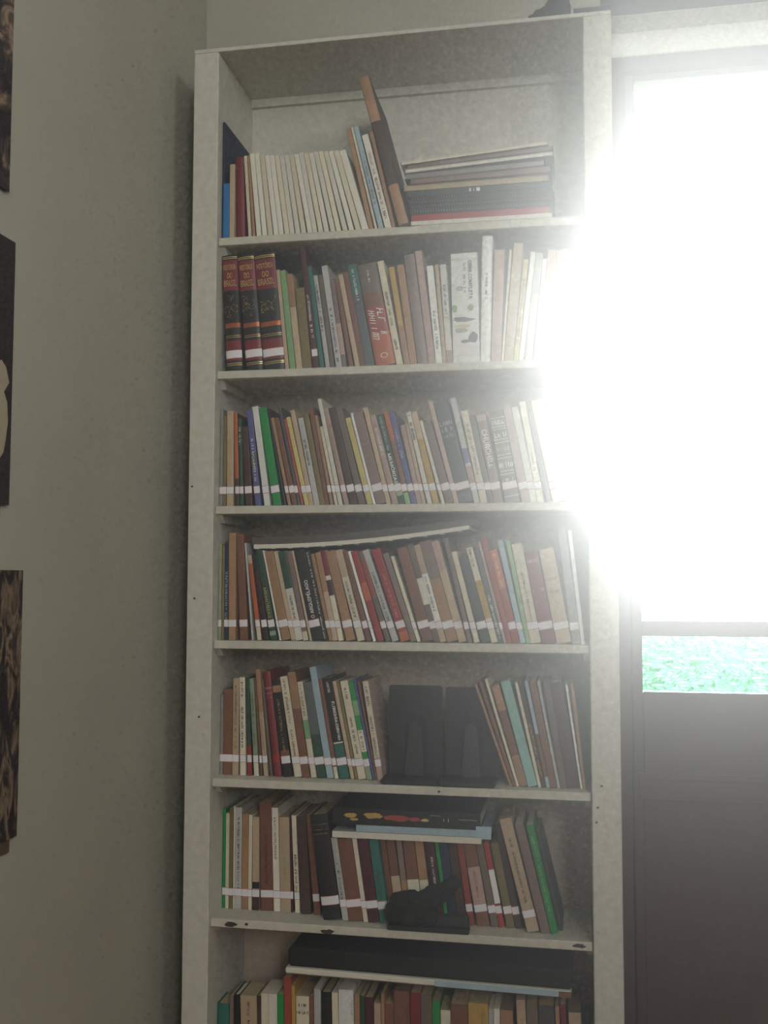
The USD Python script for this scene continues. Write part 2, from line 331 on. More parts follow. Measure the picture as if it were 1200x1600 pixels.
ink = {'k': m_inkb, 'w': m_inkw, 'g': m_gold}
def blob2(x, y, w, h, seed, t=.00015):
    from shapely.geometry import Polygon
    r = random.Random(seed); n = 16
    pts = [(x + w/2*math.cos(a)*r.uniform(.7, 1.1), y + h/2*math.sin(a)*r.uniform(.65, 1.1)) for a in np.linspace(0, 2*math.pi, n, endpoint=False)]
    return trimesh.creation.extrude_polygon(Polygon(pts).buffer(0), t, engine='earcut')
def sprig(w, h, seed):
    """stamped leaf ornament: thin curved stems and leaves, in the xy plane"""
    r = random.Random(seed); ms = []
    def bar(x0, y0, x1, y1, t):
        L = math.hypot(x1-x0, y1-y0); m = box(0, L, -t/2, t/2, 0, .00015); m.apply_transform(trimesh.transformations.rotation_matrix(math.atan2(y1-y0, x1-x0), [0, 0, 1])); m.apply_translation([x0, y0, 0]); ms.append(m)
    for k in range(9):
        a = r.uniform(0, 2*math.pi); x, y = r.uniform(-.3, .3)*w, r.uniform(-.4, .4)*h; st = min(w, h)*.16
        for _ in range(4):
            x1, y1 = x+st*math.cos(a), y+st*math.sin(a); x1 = max(-w/2, min(w/2, x1)); y1 = max(-h/2, min(h/2, y1)); bar(x, y, x1, y1, .0005); x, y = x1, y1; a += r.uniform(.2, .8)
        ms.append(blob2(x, y, st*.6, st*.35, seed+k))
    return cat(ms)
def make_book(path, w, h, d, color, hard=False, wear='', pages='a', sticker=None, bands=(), title=None, seed=0, blots=()):
    r = random.Random(seed)
    tk = .0022 if hard else .0007
    tk = min(tk, w*.28)
    rnd = min(.005, w*.32) if hard else 0
    P = profile(w, rnd); O = [(0.0, d)] + P + [(w, d)]
    inner = offset(P, -tk); inner[:, 0] = np.clip(inner[:, 0], tk, w-tk); I = [(tk, d)] + [tuple(p) for p in inner] + [(w-tk, d)]
    O, I = np.array(O), np.array(I); I[0] = (tk, d); I[-1] = (w-tk, d)
    part(path, 'cover', ring_mesh(O, I, 0, h), cover_mat(color, wear or ('H' if hard else 'c')), smooth=30)
    ins = .003 if hard else .0008
    part(path, 'pages', box(tk+.00005, w-tk-.00005, max(rnd, .001)+tk+.0002, d-(.004 if hard else .001), ins, h-ins), m_page[pages])
    yf = 0.0
    for (a, b, c) in bands:
        if c in ('gold', 'copper'): mt = m_gold if c == 'gold' else m_copper
        else: mt = cover_mat(c)
        part(path, 'spine_band', strip(w, rnd, h*(1-b), h*(1-a)), mt, smooth=30, label=f'{NAMES.get(c, c)} band on the spine')
    for j, (fx, fz, fw, fh, c) in enumerate(blots):
        m = blob2(0, 0, fw*w, fh*h, seed+j); v = m.vertices.copy(); m.vertices = np.c_[np.clip(fx*w+v[:, 0], .001, w-.001), -.0001-v[:, 2]-j*.00001, h*(1-fz)+v[:, 1]]
        part(path, 'spine_picture', m, cover_mat(c), label=f'{NAMES.get(c, c)} patch of the printed picture')
    if sticker:
        c, a, b = sticker
        z0, z1 = a, b
        lp = part(path, 'call_label', strip(w*.999, rnd, z0, z1, .0004, .00025), m_label if c == 'w' else cover_mat('red'), smooth=30, label='white call number sticker' if c == 'w' else 'red call number sticker')
        if c == 'w': part(lp, 'label_border', cat([strip(w, rnd, z0, z0+.0011, .0005, .00035), strip(w, rnd, z1-.0011, z1, .0005, .00035)]), m_labelred)
    if title:
        for (txt, a, b, c, *o) in (title if isinstance(title, list) else [title]):
            o = o[0] if o else ''
            L = (b-a)*h; hh = w*(.62 if 'x' not in o else .30)
            xc = None
            if 'l' in o: xc = w*.28; hh = w*.3
            if 'r' in o: xc = w*.72; hh = w*.34
            if 'm' in o: hh = w*.42
            if 'A' in o: L = w*(.32 if 's' in o else .8); hh = (b-a)*h
            if txt == 'sprig': m = sprig(L, hh, seed)
            elif txt == '~':
                m = strokes(L, hh if 'A' in o or 'b' in o else min(hh*.85, .0052), seed*31+int(a*100), .35 if 'b' in o else 0.0)
            else:
                m = meshkit.text_mesh(txt, .01, .00015, bold='B' in o)
                ex = m.bounds[1]-m.bounds[0]
                s = min(L/ex[0], hh/ex[1]); sx, sy = (L/ex[0], s) if 'A' not in o else (L/ex[0], hh/ex[1])
                sx = min(sx, sy*1.6); m.apply_scale([sx, sy, 1])
            if m is None: continue
            part(path, 'title', on_spine(m, w, yf-.0004, h*(1-(a+b)/2), 'A' in o, 'u' in o, xc), ink.get(c) or cover_mat(c))

# row data: xb, xt, yt: the spine's left edge in the photo at its foot and head; w: its width; all in photo pixels
def R(xb, xt, yt, w, color, flags, desc, **k): return (xb, xt, yt, w, color, flags, desc, k)
# ---- shelf 1 (top)
S1 = [
 R(339, 338, 192, 4, 'navy', 'Hw', 'tall navy hardback', sp=.006),
 R(344, 338.5, 288, 12, 'blue', '', 'bright blue leaning booklet', pg='w'),
 R(358, 341, 260, 10, 'beige', 'w', 'thin stained beige book'),
 R(369.5, 347, 250, 17, 'dkred', 'H', 'thick red cloth hardback', title=[('~', .13, .155, 'brick', 'A'), ('~', .2, .215, 'brick', 'A')]),
 R(388, 366, 247, 6, 'cream', '', 'very thin cream booklet'),
 R(395, 372, 246, 5, 'tan', 'w', 'narrow tan booklet'),
]
xs = [401, 410, 419, 428, 436, 445, 453, 462, 471, 481, 488, 498, 507, 517, 526, 536, 546, 556, 566]
xt_ = [378, 387, 395, 403, 411, 419, 427, 435, 443, 452, 461, 468, 476, 485, 494, 505, 513, 521, 530]
yt_ = [243, 243, 245, 246, 246, 246, 247, 246, 246, 244, 241, 243, 242, 240, 239, 238, 238, 237, 237]
for i in range(19):
    S1.append(R(xs[i], xt_[i], yt_[i], 9.3, ('offwhite', 'offwhite', 'cream')[i % 3], '', 'cream unmarked periodical', sp=.0, pg='w', grp='row of matching cream periodicals on the top shelf'))
S1 += [
 R(577, 541, 201, 7, 'tan', 'w', 'tan worn booklet'),
 R(586, 548, 200, 5, 'cream', '', 'tall thin cream book'),
 R(592, 552, 199, 7, 'ltblue', '', 'tall pale blue magazine', title=('~', .35, .75, 'dkred')),
 R(602, 565, 212, 9, 'offwhite', '', 'white magazine with red lettering', title=('~', .2, .9, 'dkred'), pg='w'),
 R(613, 577, 206, 7, 'tan', 'w', 'tall tan paperback'),
 R(624, 556, 124, 16, 'dkbrown', 'Hw', 'tallest torn dark leather volume', bands=[(.0, .16, 'tan'), (.16, .30, 'tan'), (.72, .98, 'tan')], pg='d'),
]
# ---- shelf 2
enc = dict(bands=[(.012, .019, 'gold'), (.026, .033, 'gold'), (.045, .305, 'dkred'), (.585, .625, 'copper'), (.69, .695, 'gold'), (.705, .71, 'gold'), (.735, .905, 'dkred'), (.925, .932, 'gold'), (.94, .947, 'gold')],
   title=[('HISTÓRIA', .07, .128, 'g', 'AB'), ('DO', .15, .20, 'g', 'AsB'), ('BRASIL', .215, .27, 'g', 'AB'), ('sprig', .35, .53, 'g', 'A')])
S2 = [
 R(354, 340, 401, 29, 'black', 'HS', 'black and red gilt volume', **enc),
 R(385, 370, 401, 27, 'black', 'HS', 'black and red gilt volume', **enc),
 R(413, 396, 399, 30, 'black', 'HS', 'black and red gilt volume', **enc),
 R(446, 431, 422, 6, 'beige', 'w', 'thin beige booklet'),
 R(453, 437, 423, 10, 'lgreen', 'w', 'mottled light green booklet'),
 R(463, 447, 429, 9, 'beige', 'w', 'stained beige paperback', bands=[(.0, .35, 'tan')]),
 R(473, 461, 451, 16, 'olive', 'w', 'short wide olive tan book', pg='d'),
 R(490, 468, 386, 8, 'maroon', 's', 'tall thin maroon book', title=('~', .4, .75, 'w')),
 R(500, 480, 416, 8, 'teal', '', 'thin dark green paperback'),
 R(509, 489, 431, 8, 'ltgrey', '', 'glossy grey paperback', title=('~', .1, .6, 'k'), pg='w'),
 R(516, 497, 430, 7, 'greybrown', '', 'thin grey-brown paperback'),
 R(525, 502, 416, 9, 'ltgrey', '', 'silver white paperback', title=('~', .42, .95, 'k'), pg='w'),
 R(535, 515, 437, 9, 'mauve', '', 'thin reddish brown book', bands=[(.5, .85, 'pink')]),
 R(546, 522, 436, 8, 'brown', '', 'narrow brown book'),
 R(555, 528, 430, 7, 'beige', '', 'narrow beige paperback'),
 R(563, 536, 427, 8, 'brown', 'w', 'rubbed brown paperback'),
 R(572, 543, 415, 13, 'slate', '', 'slate green paperback', title=('~', .05, .35, 'w'), bands=[(.0, .3, 'teal')]),
 R(588, 557, 416, 30, 'brown', 'H', 'thick brown to red book with white script title', bands=[(.0, .28, 'greybrown'), (.42, .68, 'brick'), (.68, 1.0, 'orange')],
   title=[('~', .06, .19, 'w', 'm'), ('~', .47, .73, 'w', 'lb'), ('~', .45, .71, 'w', 'rb'), ('O', .88, .93, 'w', 'Am')]),
 R(620, 589, 409, 9, 'cream', '', 'cream paperback with black title', title=[('~', .3, .62, 'k'), ('~', .75, .85, 'k')], pg='w'),
 R(632, 607, 418, 9, 'mustard', '', 'glossy golden brown paperback', bands=[(.6, 1.0, 'tan')]),
 R(641, 620, 415, 10, 'tan', '', 'glossy tan paperback'),
 R(652, 630, 399, 16, 'mauve', 'H', 'wide brown cloth book'),
 R(670, 648, 393, 10, 'pink', 'w', 'tall rose brown paperback'),
 R(681, 666, 416, 10, 'white', '', 'white paperback with grey title', title=('~', .45, .85, 'slate'), pg='w'),
 R(692, 679, 414, 6, 'beige', '', 'slim beige paperback'),
 R(698, 687, 414, 9, 'offwhite', '', 'off-white paperback with lilac title', title=('~', .2, .55, 'violet'), pg='w', bands=[(.86, 1.0, 'pink')]),
 R(708, 704, 397, 43, 'white', '', 'very wide white volume with green landscape spine', pg='w', bands=[(.055, .058, 'ltgrey'), (.925, .928, 'ltgrey')],
   blots=[(.10, .50, .22, .09, 'lgreen'), (.72, .50, .26, .07, 'sage'), (.45, .605, .85, .045, 'slate'), (.3, .59, .5, .03, 'dkgrey'), (.4, .66, .7, .03, 'yellow'), (.35, .70, .6, .05, 'sage'), (.78, .77, .36, .10, 'dkgrey'), (.5, .80, .5, .03, 'slate'), (.30, .32, .3, .05, 'ltgrey')],
   title=[('OBRA COMPLETA', .07, .42, 'k', 'rB'), ('~', .1, .36, 'slate', 'x')]),
 R(750, 753, 369, 16, 'white', 'H', 'tallest white volume', pg='w', title=('~', .3, .5, 'slate', 'm')),
 R(767, 773, 391, 19, 'pink', '', 'wide faded pink paperback'),
 R(783, 796, 390, 4, 'cream', '', 'cream sliver of booklet'),
 R(787, 803, 381, 14, 'beige', '', 'broad pale beige paperback'),
 R(802, 818, 406, 7, 'yellow', '', 'pale yellow paperback', title=('~', .2, .8, 'olive')),
 R(810, 829, 394, 8, 'white', '', 'narrow white paperback', pg='w'),
 R(819, 837, 396, 12, 'ltgrey', '', 'pale grey paperback'),
 R(833, 848, 405, 7, 'white', '', 'bright white paperback', pg='w'),
 R(841, 856, 391, 14, 'pink', '', 'pale pink paperback near the right end'),
 R(857, 870, 392, 12, 'beige', '', 'washed-out beige paperback'),
 R(871, 880, 390, 8, 'offwhite', '', 'off-white paperback with frayed head', pg='w'),
 R(880, 889, 400, 11, 'mauve', '', 'pale brown paperback with white title', title=('~', .15, .5, 'w')),
 R(892, 899, 385, 9, 'pink', '', 'rightmost pink paperback', pg='w'),
]
# ---- shelf 3
S3 = [
 R(338, 337.5, 640, 6, 'grey', 's', 'thin grey book'),
 R(346, 339, 650, 7, 'olive', 's', 'thin olive book'),
 R(354, 343, 643, 13, 'beige', 's', 'beige book with orange title', title=('~', .3, .78, 'mustard')),
 R(368, 352.5, 647, 7, 'dkbrown', 's', 'orange topped dark book', bands=[(0, .70, 'orange')]),
 R(375, 361, 655, 7, 'dkgreen', 's', 'thin dark green book', title=('~', .1, .3, 'w')),
 R(384, 369, 668, 13, 'dkbrown', 's', 'short dark brown paperback', bands=[(.4, .62, 'maroon')]),
 R(399, 375, 642, 11, 'violet', 's', 'violet grey paperback', title=('~', .3, .75, 'w'), bands=[(.45, .6, 'slate')]),
 R(413, 384, 638, 12, 'white', 's', 'white paperback', pg='w'),
 R(427, 396, 640, 16, 'green', 's', 'bright green book', pg='w'),
 R(444, 411, 640, 4, 'black', '', 'black thin book'),
 R(450, 420, 654, 6, 'tan', 's', 'narrow tan paperback'),
 R(457, 427, 654, 8, 'brown', 's', 'brown paperback'),
 R(465, 434, 637, 6, 'dkgrey', 's', 'tall dark charcoal book'),
 R(470.5, 441, 656, 5, 'brick', '', 'thin red-orange book'),
 R(476, 445, 653, 7, 'yellow', 's', 'yellow paperback'),
 R(483, 453, 642, 8, 'beige', 's', 'tall beige paperback'),
 R(491, 465, 654, 8, 'ltgrey', '', 'glossy light grey paperback', title=('~', .25, .55, 'k')),
 R(500, 474, 647, 7, 'olive', '', 'slim olive grey paperback'),
 R(508, 482, 636, 8, 'brown', 'w', 'rubbed reddish brown book', pg='d'),
 R(516, 490, 650, 6, 'tan', 's', 'slim tan book'),
 R(523, 495, 668, 6, 'cream', 's', 'short cream paperback'),
 R(529, 488.5, 626, 8, 'offwhite', 's', 'tall off-white book'),
 R(538, 503, 639, 9, 'pink', 's', 'pinkish beige paperback', title=('~', .1, .8, 'tan')),
 R(548, 512, 639, 12, 'dkbrown', 's', 'dark brown book', pg='d'),
 R(561, 524, 638, 9, 'greybrown', 's', 'grey-brown paperback'),
 R(574, 539, 654, 8, 'yellow', 's', 'short yellow paperback'),
 R(583, 547, 646, 4, 'white', '', 'white sliver of booklet'),
 R(588, 552, 648, 15, 'mauve', 's', 'wide mauve brown paperback'),
 R(604, 567, 638, 9, 'beige', 's', 'tall sand beige paperback'),
 R(613, 577, 650, 9, 'pink', 's', 'rose paperback', title=('~', .15, .45, 'w')),
 R(623, 588, 649, 11, 'dkgreen', 's', 'dark green book titled MEMÓRIAS', title=[('MEMÓRIAS', .44, .78, 'w', 'B'), ('~', .03, .4, 'ltgrey', 'm')], bands=[(.86, .91, 'sage')]),
 R(634, 599, 645, 8, 'brown', 's', 'brown book with orange head', bands=[(0, .30, 'orange'), (.88, 1, 'lgreen')], title=('~', .62, .74, 'orange')),
 R(643, 607, 645, 8, 'violet', 's', 'violet paperback', title=('~', .2, .5, 'ltblue')),
 R(652, 625, 665, 8, 'pink', 's', 'short pinkish paperback'),
 R(660, 633, 664, 7, 'beige', 's', 'short beige paperback'),
 R(668, 631, 646, 9, 'offwhite', 's', 'off-white paperback with dark title', title=('~', .04, .3, 'k')),
 R(677, 641, 645, 12, 'mustard', 's', 'mustard paperback with pale head', bands=[(0, .3, 'beige')]),
 R(690, 655, 658, 5, 'offwhite', 's', 'thin off-white booklet'),
 R(697, 661, 660, 12, 'mauve', 's', 'rose brown paperback'),
 R(710, 668, 627, 7, 'pink', 's', 'tall narrow rose book'),
 R(718, 677, 630, 23, 'dkgrey', 's', 'thick slate grey book', title=[('~', .2, .24, 'ltgrey', 'A'), ('~', .26, .3, 'ltgrey', 'A'), ('~', .33, .36, 'ltgrey', 'A')], bands=[(.9, 1, 'slate')]),
 R(741, 703, 623, 8, 'ltgrey', 's', 'light grey book with blue patch', bands=[(.48, .62, 'violet'), (.65, .84, 'pink')]),
 R(751, 720, 643, 11, 'cream', 's', 'cream paperback with brown title', title=('~', .15, .7, 'brown')),
 R(763, 733, 650, 9, 'greybrown', 's', 'plain grey-brown paperback'),
 R(772, 743, 645, 13, 'mauve', 's', 'brown book titled CHURCHILL', title=('CHURCHILL', .2, .62, 'w', 'B'), bands=[(.035, .10, 'pink')]),
 R(790, 764, 644, 24, 'greybrown', 's', 'thick grey book with double white lines', pg='w',
   title=[('~', .10, .15, 'w', 'A'), ('~', .24, .29, 'w', 'A'), ('~', .39, .44, 'g', 'Am'), ('~', .56, .62, 'w', 'A'), ('~', .74, .78, 'w', 'A')],
   bands=[(.075, .08, 'white'), (.17, .175, 'white'), (.20, .203, 'white'), (.31, .316, 'white'), (.345, .351, 'white'), (.48, .486, 'white'), (.515, .521, 'white'), (.655, .661, 'white'), (.69, .696, 'white'), (.93, .936, 'white')]),
 R(816, 785, 634, 12, 'pink', 's', 'salmon pink paperback'),
 R(829, 799, 637, 11, 'offwhite', 's', 'off-white paperback right of the salmon one', pg='w'),
 R(840, 811, 629, 12, 'cream', 's', 'cream paperback with faint title', title=('~', .4, .7, 'tan'), pg='w'),
 R(854, 821, 627, 8, 'greybrown', '', 'dark gap-toned thin book'),
 R(864, 829, 627, 19, 'cream', 's', 'wide plain cream paperback', pg='w'),
 R(885, 851, 625, 8, 'white', 's', 'tall white paperback', pg='w'),
 R(894, 864, 624, 10, 'pink', 's', 'pale rose paperback'),
]
# ---- shelf 4
S4 = [
 R(335, 333.5, 850, 6, 'sage', 's', 'thin grey-green book'),
 R(342, 338, 852, 5, 'olive', '', 'thin olive booklet'),
 R(348, 341, 849, 8, 'navy', 's', 'navy paperback', title=('~', .3, .85, 'ltblue')),
 R(357, 352, 833, 14, 'tan', 's', 'torn tan book', flags2='w', pg='d'),
 R(375, 361, 836, 15, 'brown', 's', 'torn brown book', pg='d'),
 R(393, 372, 850, 4, 'ltgrey', '', 'thin curled grey pamphlet'),
 R(402, 375, 870, 8, 'orange', 's', 'salmon orange paperback', bands=[(.0, .1, 'beige'), (.78, 1, 'cream')]),
 R(412, 386, 868, 10, 'black', 's', 'black paperback with dark red title', title=('~', .2, .7, 'dkred')),
 R(423, 396, 861, 12, 'dkgreen', 's', 'dark green book titled MEMÓRIAS', title=[('MEMÓRIAS', .42, .76, 'g', 'B')], bands=[(.9, .95, 'sage')]),
 R(436.5, 408, 861, 4, 'offwhite', 's', 'thin off-white pamphlet'),
 R(441, 413, 863, 13, 'tan', 's', 'broad tan paperback', pg='d'),
 R(455, 427, 862, 6, 'beige', 's', 'thin beige paperback'),
 R(462, 434, 863, 11, 'offwhite', 's', 'off-white paperback with dark green head', bands=[(.0, .42, 'dkgreen')], title=('~', .5, .8, 'k')),
 R(474, 447, 862, 9, 'mauve', 's', 'rose brown paperback', bands=[(.9, 1, 'cream')]),
 R(484, 455, 861, 4, 'beige', '', 'thin beige booklet'),
 R(488, 459, 861, 16, 'black', 's', 'thick black book titled O ARQUIPÉLAGO', title=('O ARQUIPÉLAGO', .34, .76, 'w', 'uB')),
 R(505, 476, 861, 7, 'black', '', 'narrow black book with dotted white edge', title=('~', .02, .98, 'w', 'm')),
 R(514, 485, 866, 6, 'tan', 's', 'narrow tan paperback'),
 R(520, 492, 864, 8, 'beige', 's', 'sand paperback', bands=[(.0, .45, 'tan')]),
 R(529, 500, 861, 10, 'cream', 's', 'cream paperback with maroon head', bands=[(.0, .28, 'dkred'), (.33, .5, 'maroon')]),
 R(541, 507, 863, 16, 'tan', 's', 'wide tan cardboard book', pg='d'),
 R(559, 523, 861, 11, 'cream', 's', 'cream paperback with black title', title=('~', .35, .75, 'k'), bands=[(.0, .3, 'beige')]),
 R(573, 535, 862, 8, 'brown', 's', 'red-brown paperback'),
 R(583, 543, 862, 4, 'white', 's', 'thin white booklet', pg='w'),
 R(590, 548, 863, 11, 'red', '', 'glossy red paperback', bands=[(.35, .55, 'orange')]),
 R(603, 559, 863, 8, 'greybrown', 's', 'mottled grey-brown paperback', bands=[(.1, .5, 'brick')]),
 R(613, 566, 861, 9, 'ltgrey', 's', 'grey paperback with black title', title=[('~', .25, .8, 'k')], pg='w'),
 R(627, 580, 860, 12, 'red', 's', 'bright red paperback with pale title', title=('~', .28, .75, 'pink'), bands=[(.9, 1, 'orange')]),
 R(642, 598, 866, 8, 'mauve', '', 'worn mauve paperback'),
 R(652, 610, 870, 5, 'cream', 's', 'narrow cream pamphlet'),
 R(660, 620, 858, 16, 'brown', 's', 'wide brown paperback'),
 R(678, 636, 852, 9, 'greybrown', 's', 'grey-brown paperback with white lower label', bands=[(.35, .62, 'offwhite')]),
 R(688, 646, 853, 10, 'beige', 's', 'pale paperback with typed white label', bands=[(.3, .8, 'white')], title=('~', .32, .7, 'k')),
 R(699, 655, 848, 16, 'tan', 's', 'broad tan paperback with rose head', bands=[(.0, .38, 'mauve')]),
 R(717, 673, 847, 11, 'beige', 's', 'beige paperback with pink head', bands=[(.0, .3, 'pink')]),
 R(731, 693, 843, 7, 'mauve', 's', 'thin mauve book'),
 R(741, 705, 863, 10, 'cream', 's', 'slim cream paperback'),
 R(752, 716, 871, 13, 'dkgrey', 's', 'charcoal grey paperback'),
 R(768, 728, 857, 11, 'cream', 's', 'cream paperback with golden middle', bands=[(.35, .75, 'mustard')], title=('~', .02, .2, 'k')),
 R(779, 741, 858, 7, 'slate', '', 'thin slate book with white lettering', title=('~', .5, .95, 'w')),
 R(787, 746, 847, 5, 'pink', 's', 'thin pinkish booklet'),
 R(792, 751, 841, 10, 'brick', '', 'tall brick red paperback'),
 R(801, 765, 861, 12, 'brick', 's', 'brick red paperback with orange title', bands=[(.0, .42, 'orange')], title=('~', .03, .4, 'yellow')),
 R(813, 777, 845, 8, 'ltblue', 's', 'light blue paperback'),
 R(822, 790, 845, 6, 'lgreen', '', 'thin yellow-green booklet'),
 R(829, 799, 851, 15, 'cream', 's', 'cream green paperback with faint title', title=('~', .3, .8, 'olive')),
 R(847, 819, 864, 19, 'dkred', 's', 'wide rose red book', title=[('~', .08, .12, 'pink', 'A'), ('~', .4, .44, 'pink', 'A')]),
 R(870, 842, 859, 23, 'beige', 's', 'widest pinkish beige book', title=[('~', .3, .34, 'tan', 'A'), ('~', .44, .47, 'tan', 'A')]),
 R(894, 871, 830, 13, 'grey', 's', 'tall grey book'),
 R(908, 887, 829, 6, 'white', '', 'tall white pamphlet at the right end', pg='w'),
]
# ---- shelf 5, left group
S5 = [
 R(332, 331, 1085, 6, 'grey', 's', 'thin grey book'),
 R(340, 333, 1077, 18, 'brown', 's', 'brown book with torn head', pg='d'),
 R(361, 350, 1060, 12, 'beige', 's', 'beige book with brown title', title=('~', .08, .72, 'brown')),
 R(375, 362, 1059, 11, 'cream', 's', 'cream book with black title', title=[('~', .3, .72, 'k'), ('~', .05, .2, 'k')]),
 R(387, 375, 1059, 8, 'dkgreen', 's', 'dark green book with red foot', bands=[(.70, .80, 'red'), (.8, 1, 'red')]),
 R(397, 382, 1061, 9, 'sage', 's', 'sage cream paperback', title=('~', .15, .7, 'olive'), bands=[(.85, 1, 'cream')]),
 R(407, 391, 1062, 4, 'brown', 's', 'thin brown book'),
 R(412, 394, 1047, 9, 'beige', 's', 'tall golden beige paperback', bands=[(.0, .4, 'tan')], title=('~', .2, .75, 'tan')),
 R(422, 403, 1062, 5, 'greybrown', '', 'thin grey-brown booklet'),
 R(428, 408, 1050, 13, 'dkred', 'HT', 'dark red hardback with red sticker', title=[('~', .15, .17, 'pink', 'A'), ('~', .2, .22, 'pink', 'A'), ('~', .24, .26, 'pink', 'A')]),
 R(443, 424, 1063, 15, 'black', 's', 'black book with gold title', title=('~', .2, .75, 'g'), bands=[(.06, .13, 'tan'), (.73, .8, 'brown')]),
 R(460, 437, 1058, 11, 'cream', 's', 'cream paperback with thin title', title=('~', .03, .8, 'brown', 'm')),
 R(472, 449, 1051, 11, 'brown', 's', 'orange brown paperback', bands=[(.0, .35, 'tan')]),
 R(486, 464, 1066, 9, 'cream', 's', 'cream paperback with green patch', bands=[(.4, .6, 'lgreen')], title=('~', .04, .35, 'olive')),
 R(496, 473, 1067, 13, 'dkgreen', 's', 'dark green paperback', bands=[(.0, .55, 'slate')]),
 R(511, 483, 1043, 11, 'ltblue', 's', 'pale blue-white book taller than its neighbours', pg='w'),
 R(523, 497, 1062, 7, 'brown', 's', 'narrow brown paperback', bands=[(.88, 1, 'cream')]),
 R(531, 503, 1061, 15, 'black', 's', 'black and green book titled FLORES DA CUNHA', bands=[(.64, .652, 'white'), (.655, 1, 'teal')],
   title=[('FLORES DA CUNHA', .24, .60, 'w', 'lrB'), ('~', .04, .14, 'w', 'm'), ('~', .24, .62, 'w', 'r')]),
 R(548, 519, 1065, 7, 'beige', 's', 'thin speckled beige book'),
 R(555, 525, 1065, 4, 'olive', 's', 'thin olive booklet'),
 R(560, 531, 1065, 11, 'cream', 's', 'cream paperback with bold black title', title=[('~', .38, .74, 'k'), ('~', .06, .2, 'k', 'm')]),
 R(573, 544, 1065, 9, 'green', 's', 'green and white patterned paperback', flags2='w', bands=[(.2, .35, 'lgreen'), (.5, .72, 'cream'), (.85, 1, 'sage')], title=('~', .52, .7, 'k')),
 R(583, 552, 1062, 3, 'violet', '', 'lavender sliver of booklet'),
 R(586.5, 558, 1065, 3, 'brown', '', 'brown sliver of booklet'),
 R(590, 566, 1065, 9, 'pink', 's', 'pinkish cream book with black title', bands=[(.0, .78, 'cream')], title=[('~', .36, .78, 'k'), ('~', .06, .25, 'k')]),
]
# ---- shelf 5, right group
S5r = [
 R(796, 741, 1070, 4, 'tan', 'w', 'thin tan booklet', pg='w'),
 R(801, 748, 1066, 5, 'brown', '', 'thin brown booklet'),
 R(807, 757, 1062, 4, 'cream', '', 'thin cream booklet with raised tab', pg='w'),
 R(812, 768, 1073, 12, 'brown', 'w', 'orange brown paperback', bands=[(.0, .25, 'tan'), (.7, 1, 'tan')]),
 R(825, 782, 1066, 14, 'aqua', '', 'pale aqua paperback', bands=[], pg='w'),
 R(841, 804, 1067, 5, 'cream', '', 'narrow pale yellow booklet'),
 R(847, 809, 1066, 6, 'dkbrown', 'w', 'thin speckled dark booklet', title=('~', .4, .9, 'mustard')),
 R(854, 819, 1065, 5, 'ltblue', '', 'thin lavender white booklet', bands=[(.5, .9, 'brown')], pg='w'),
 R(860, 827, 1067, 10, 'brown', '', 'plain brown paperback', pg='w'),
 R(871, 839, 1065, 4, 'ltgrey', '', 'light grey sliver of booklet', pg='w'),
 R(876, 848, 1066, 10, 'greybrown', '', 'dark mauve paperback'),
 R(887, 859, 1067, 19, 'dkbrown', '', 'wide dark brown paperback', pg='w'),
 R(907, 883, 1070, 4, 'white', '', 'thin white booklet', pg='w'),
 R(911, 891, 1068, 5, 'tan', 'w', 'rightmost tan booklet'),
]
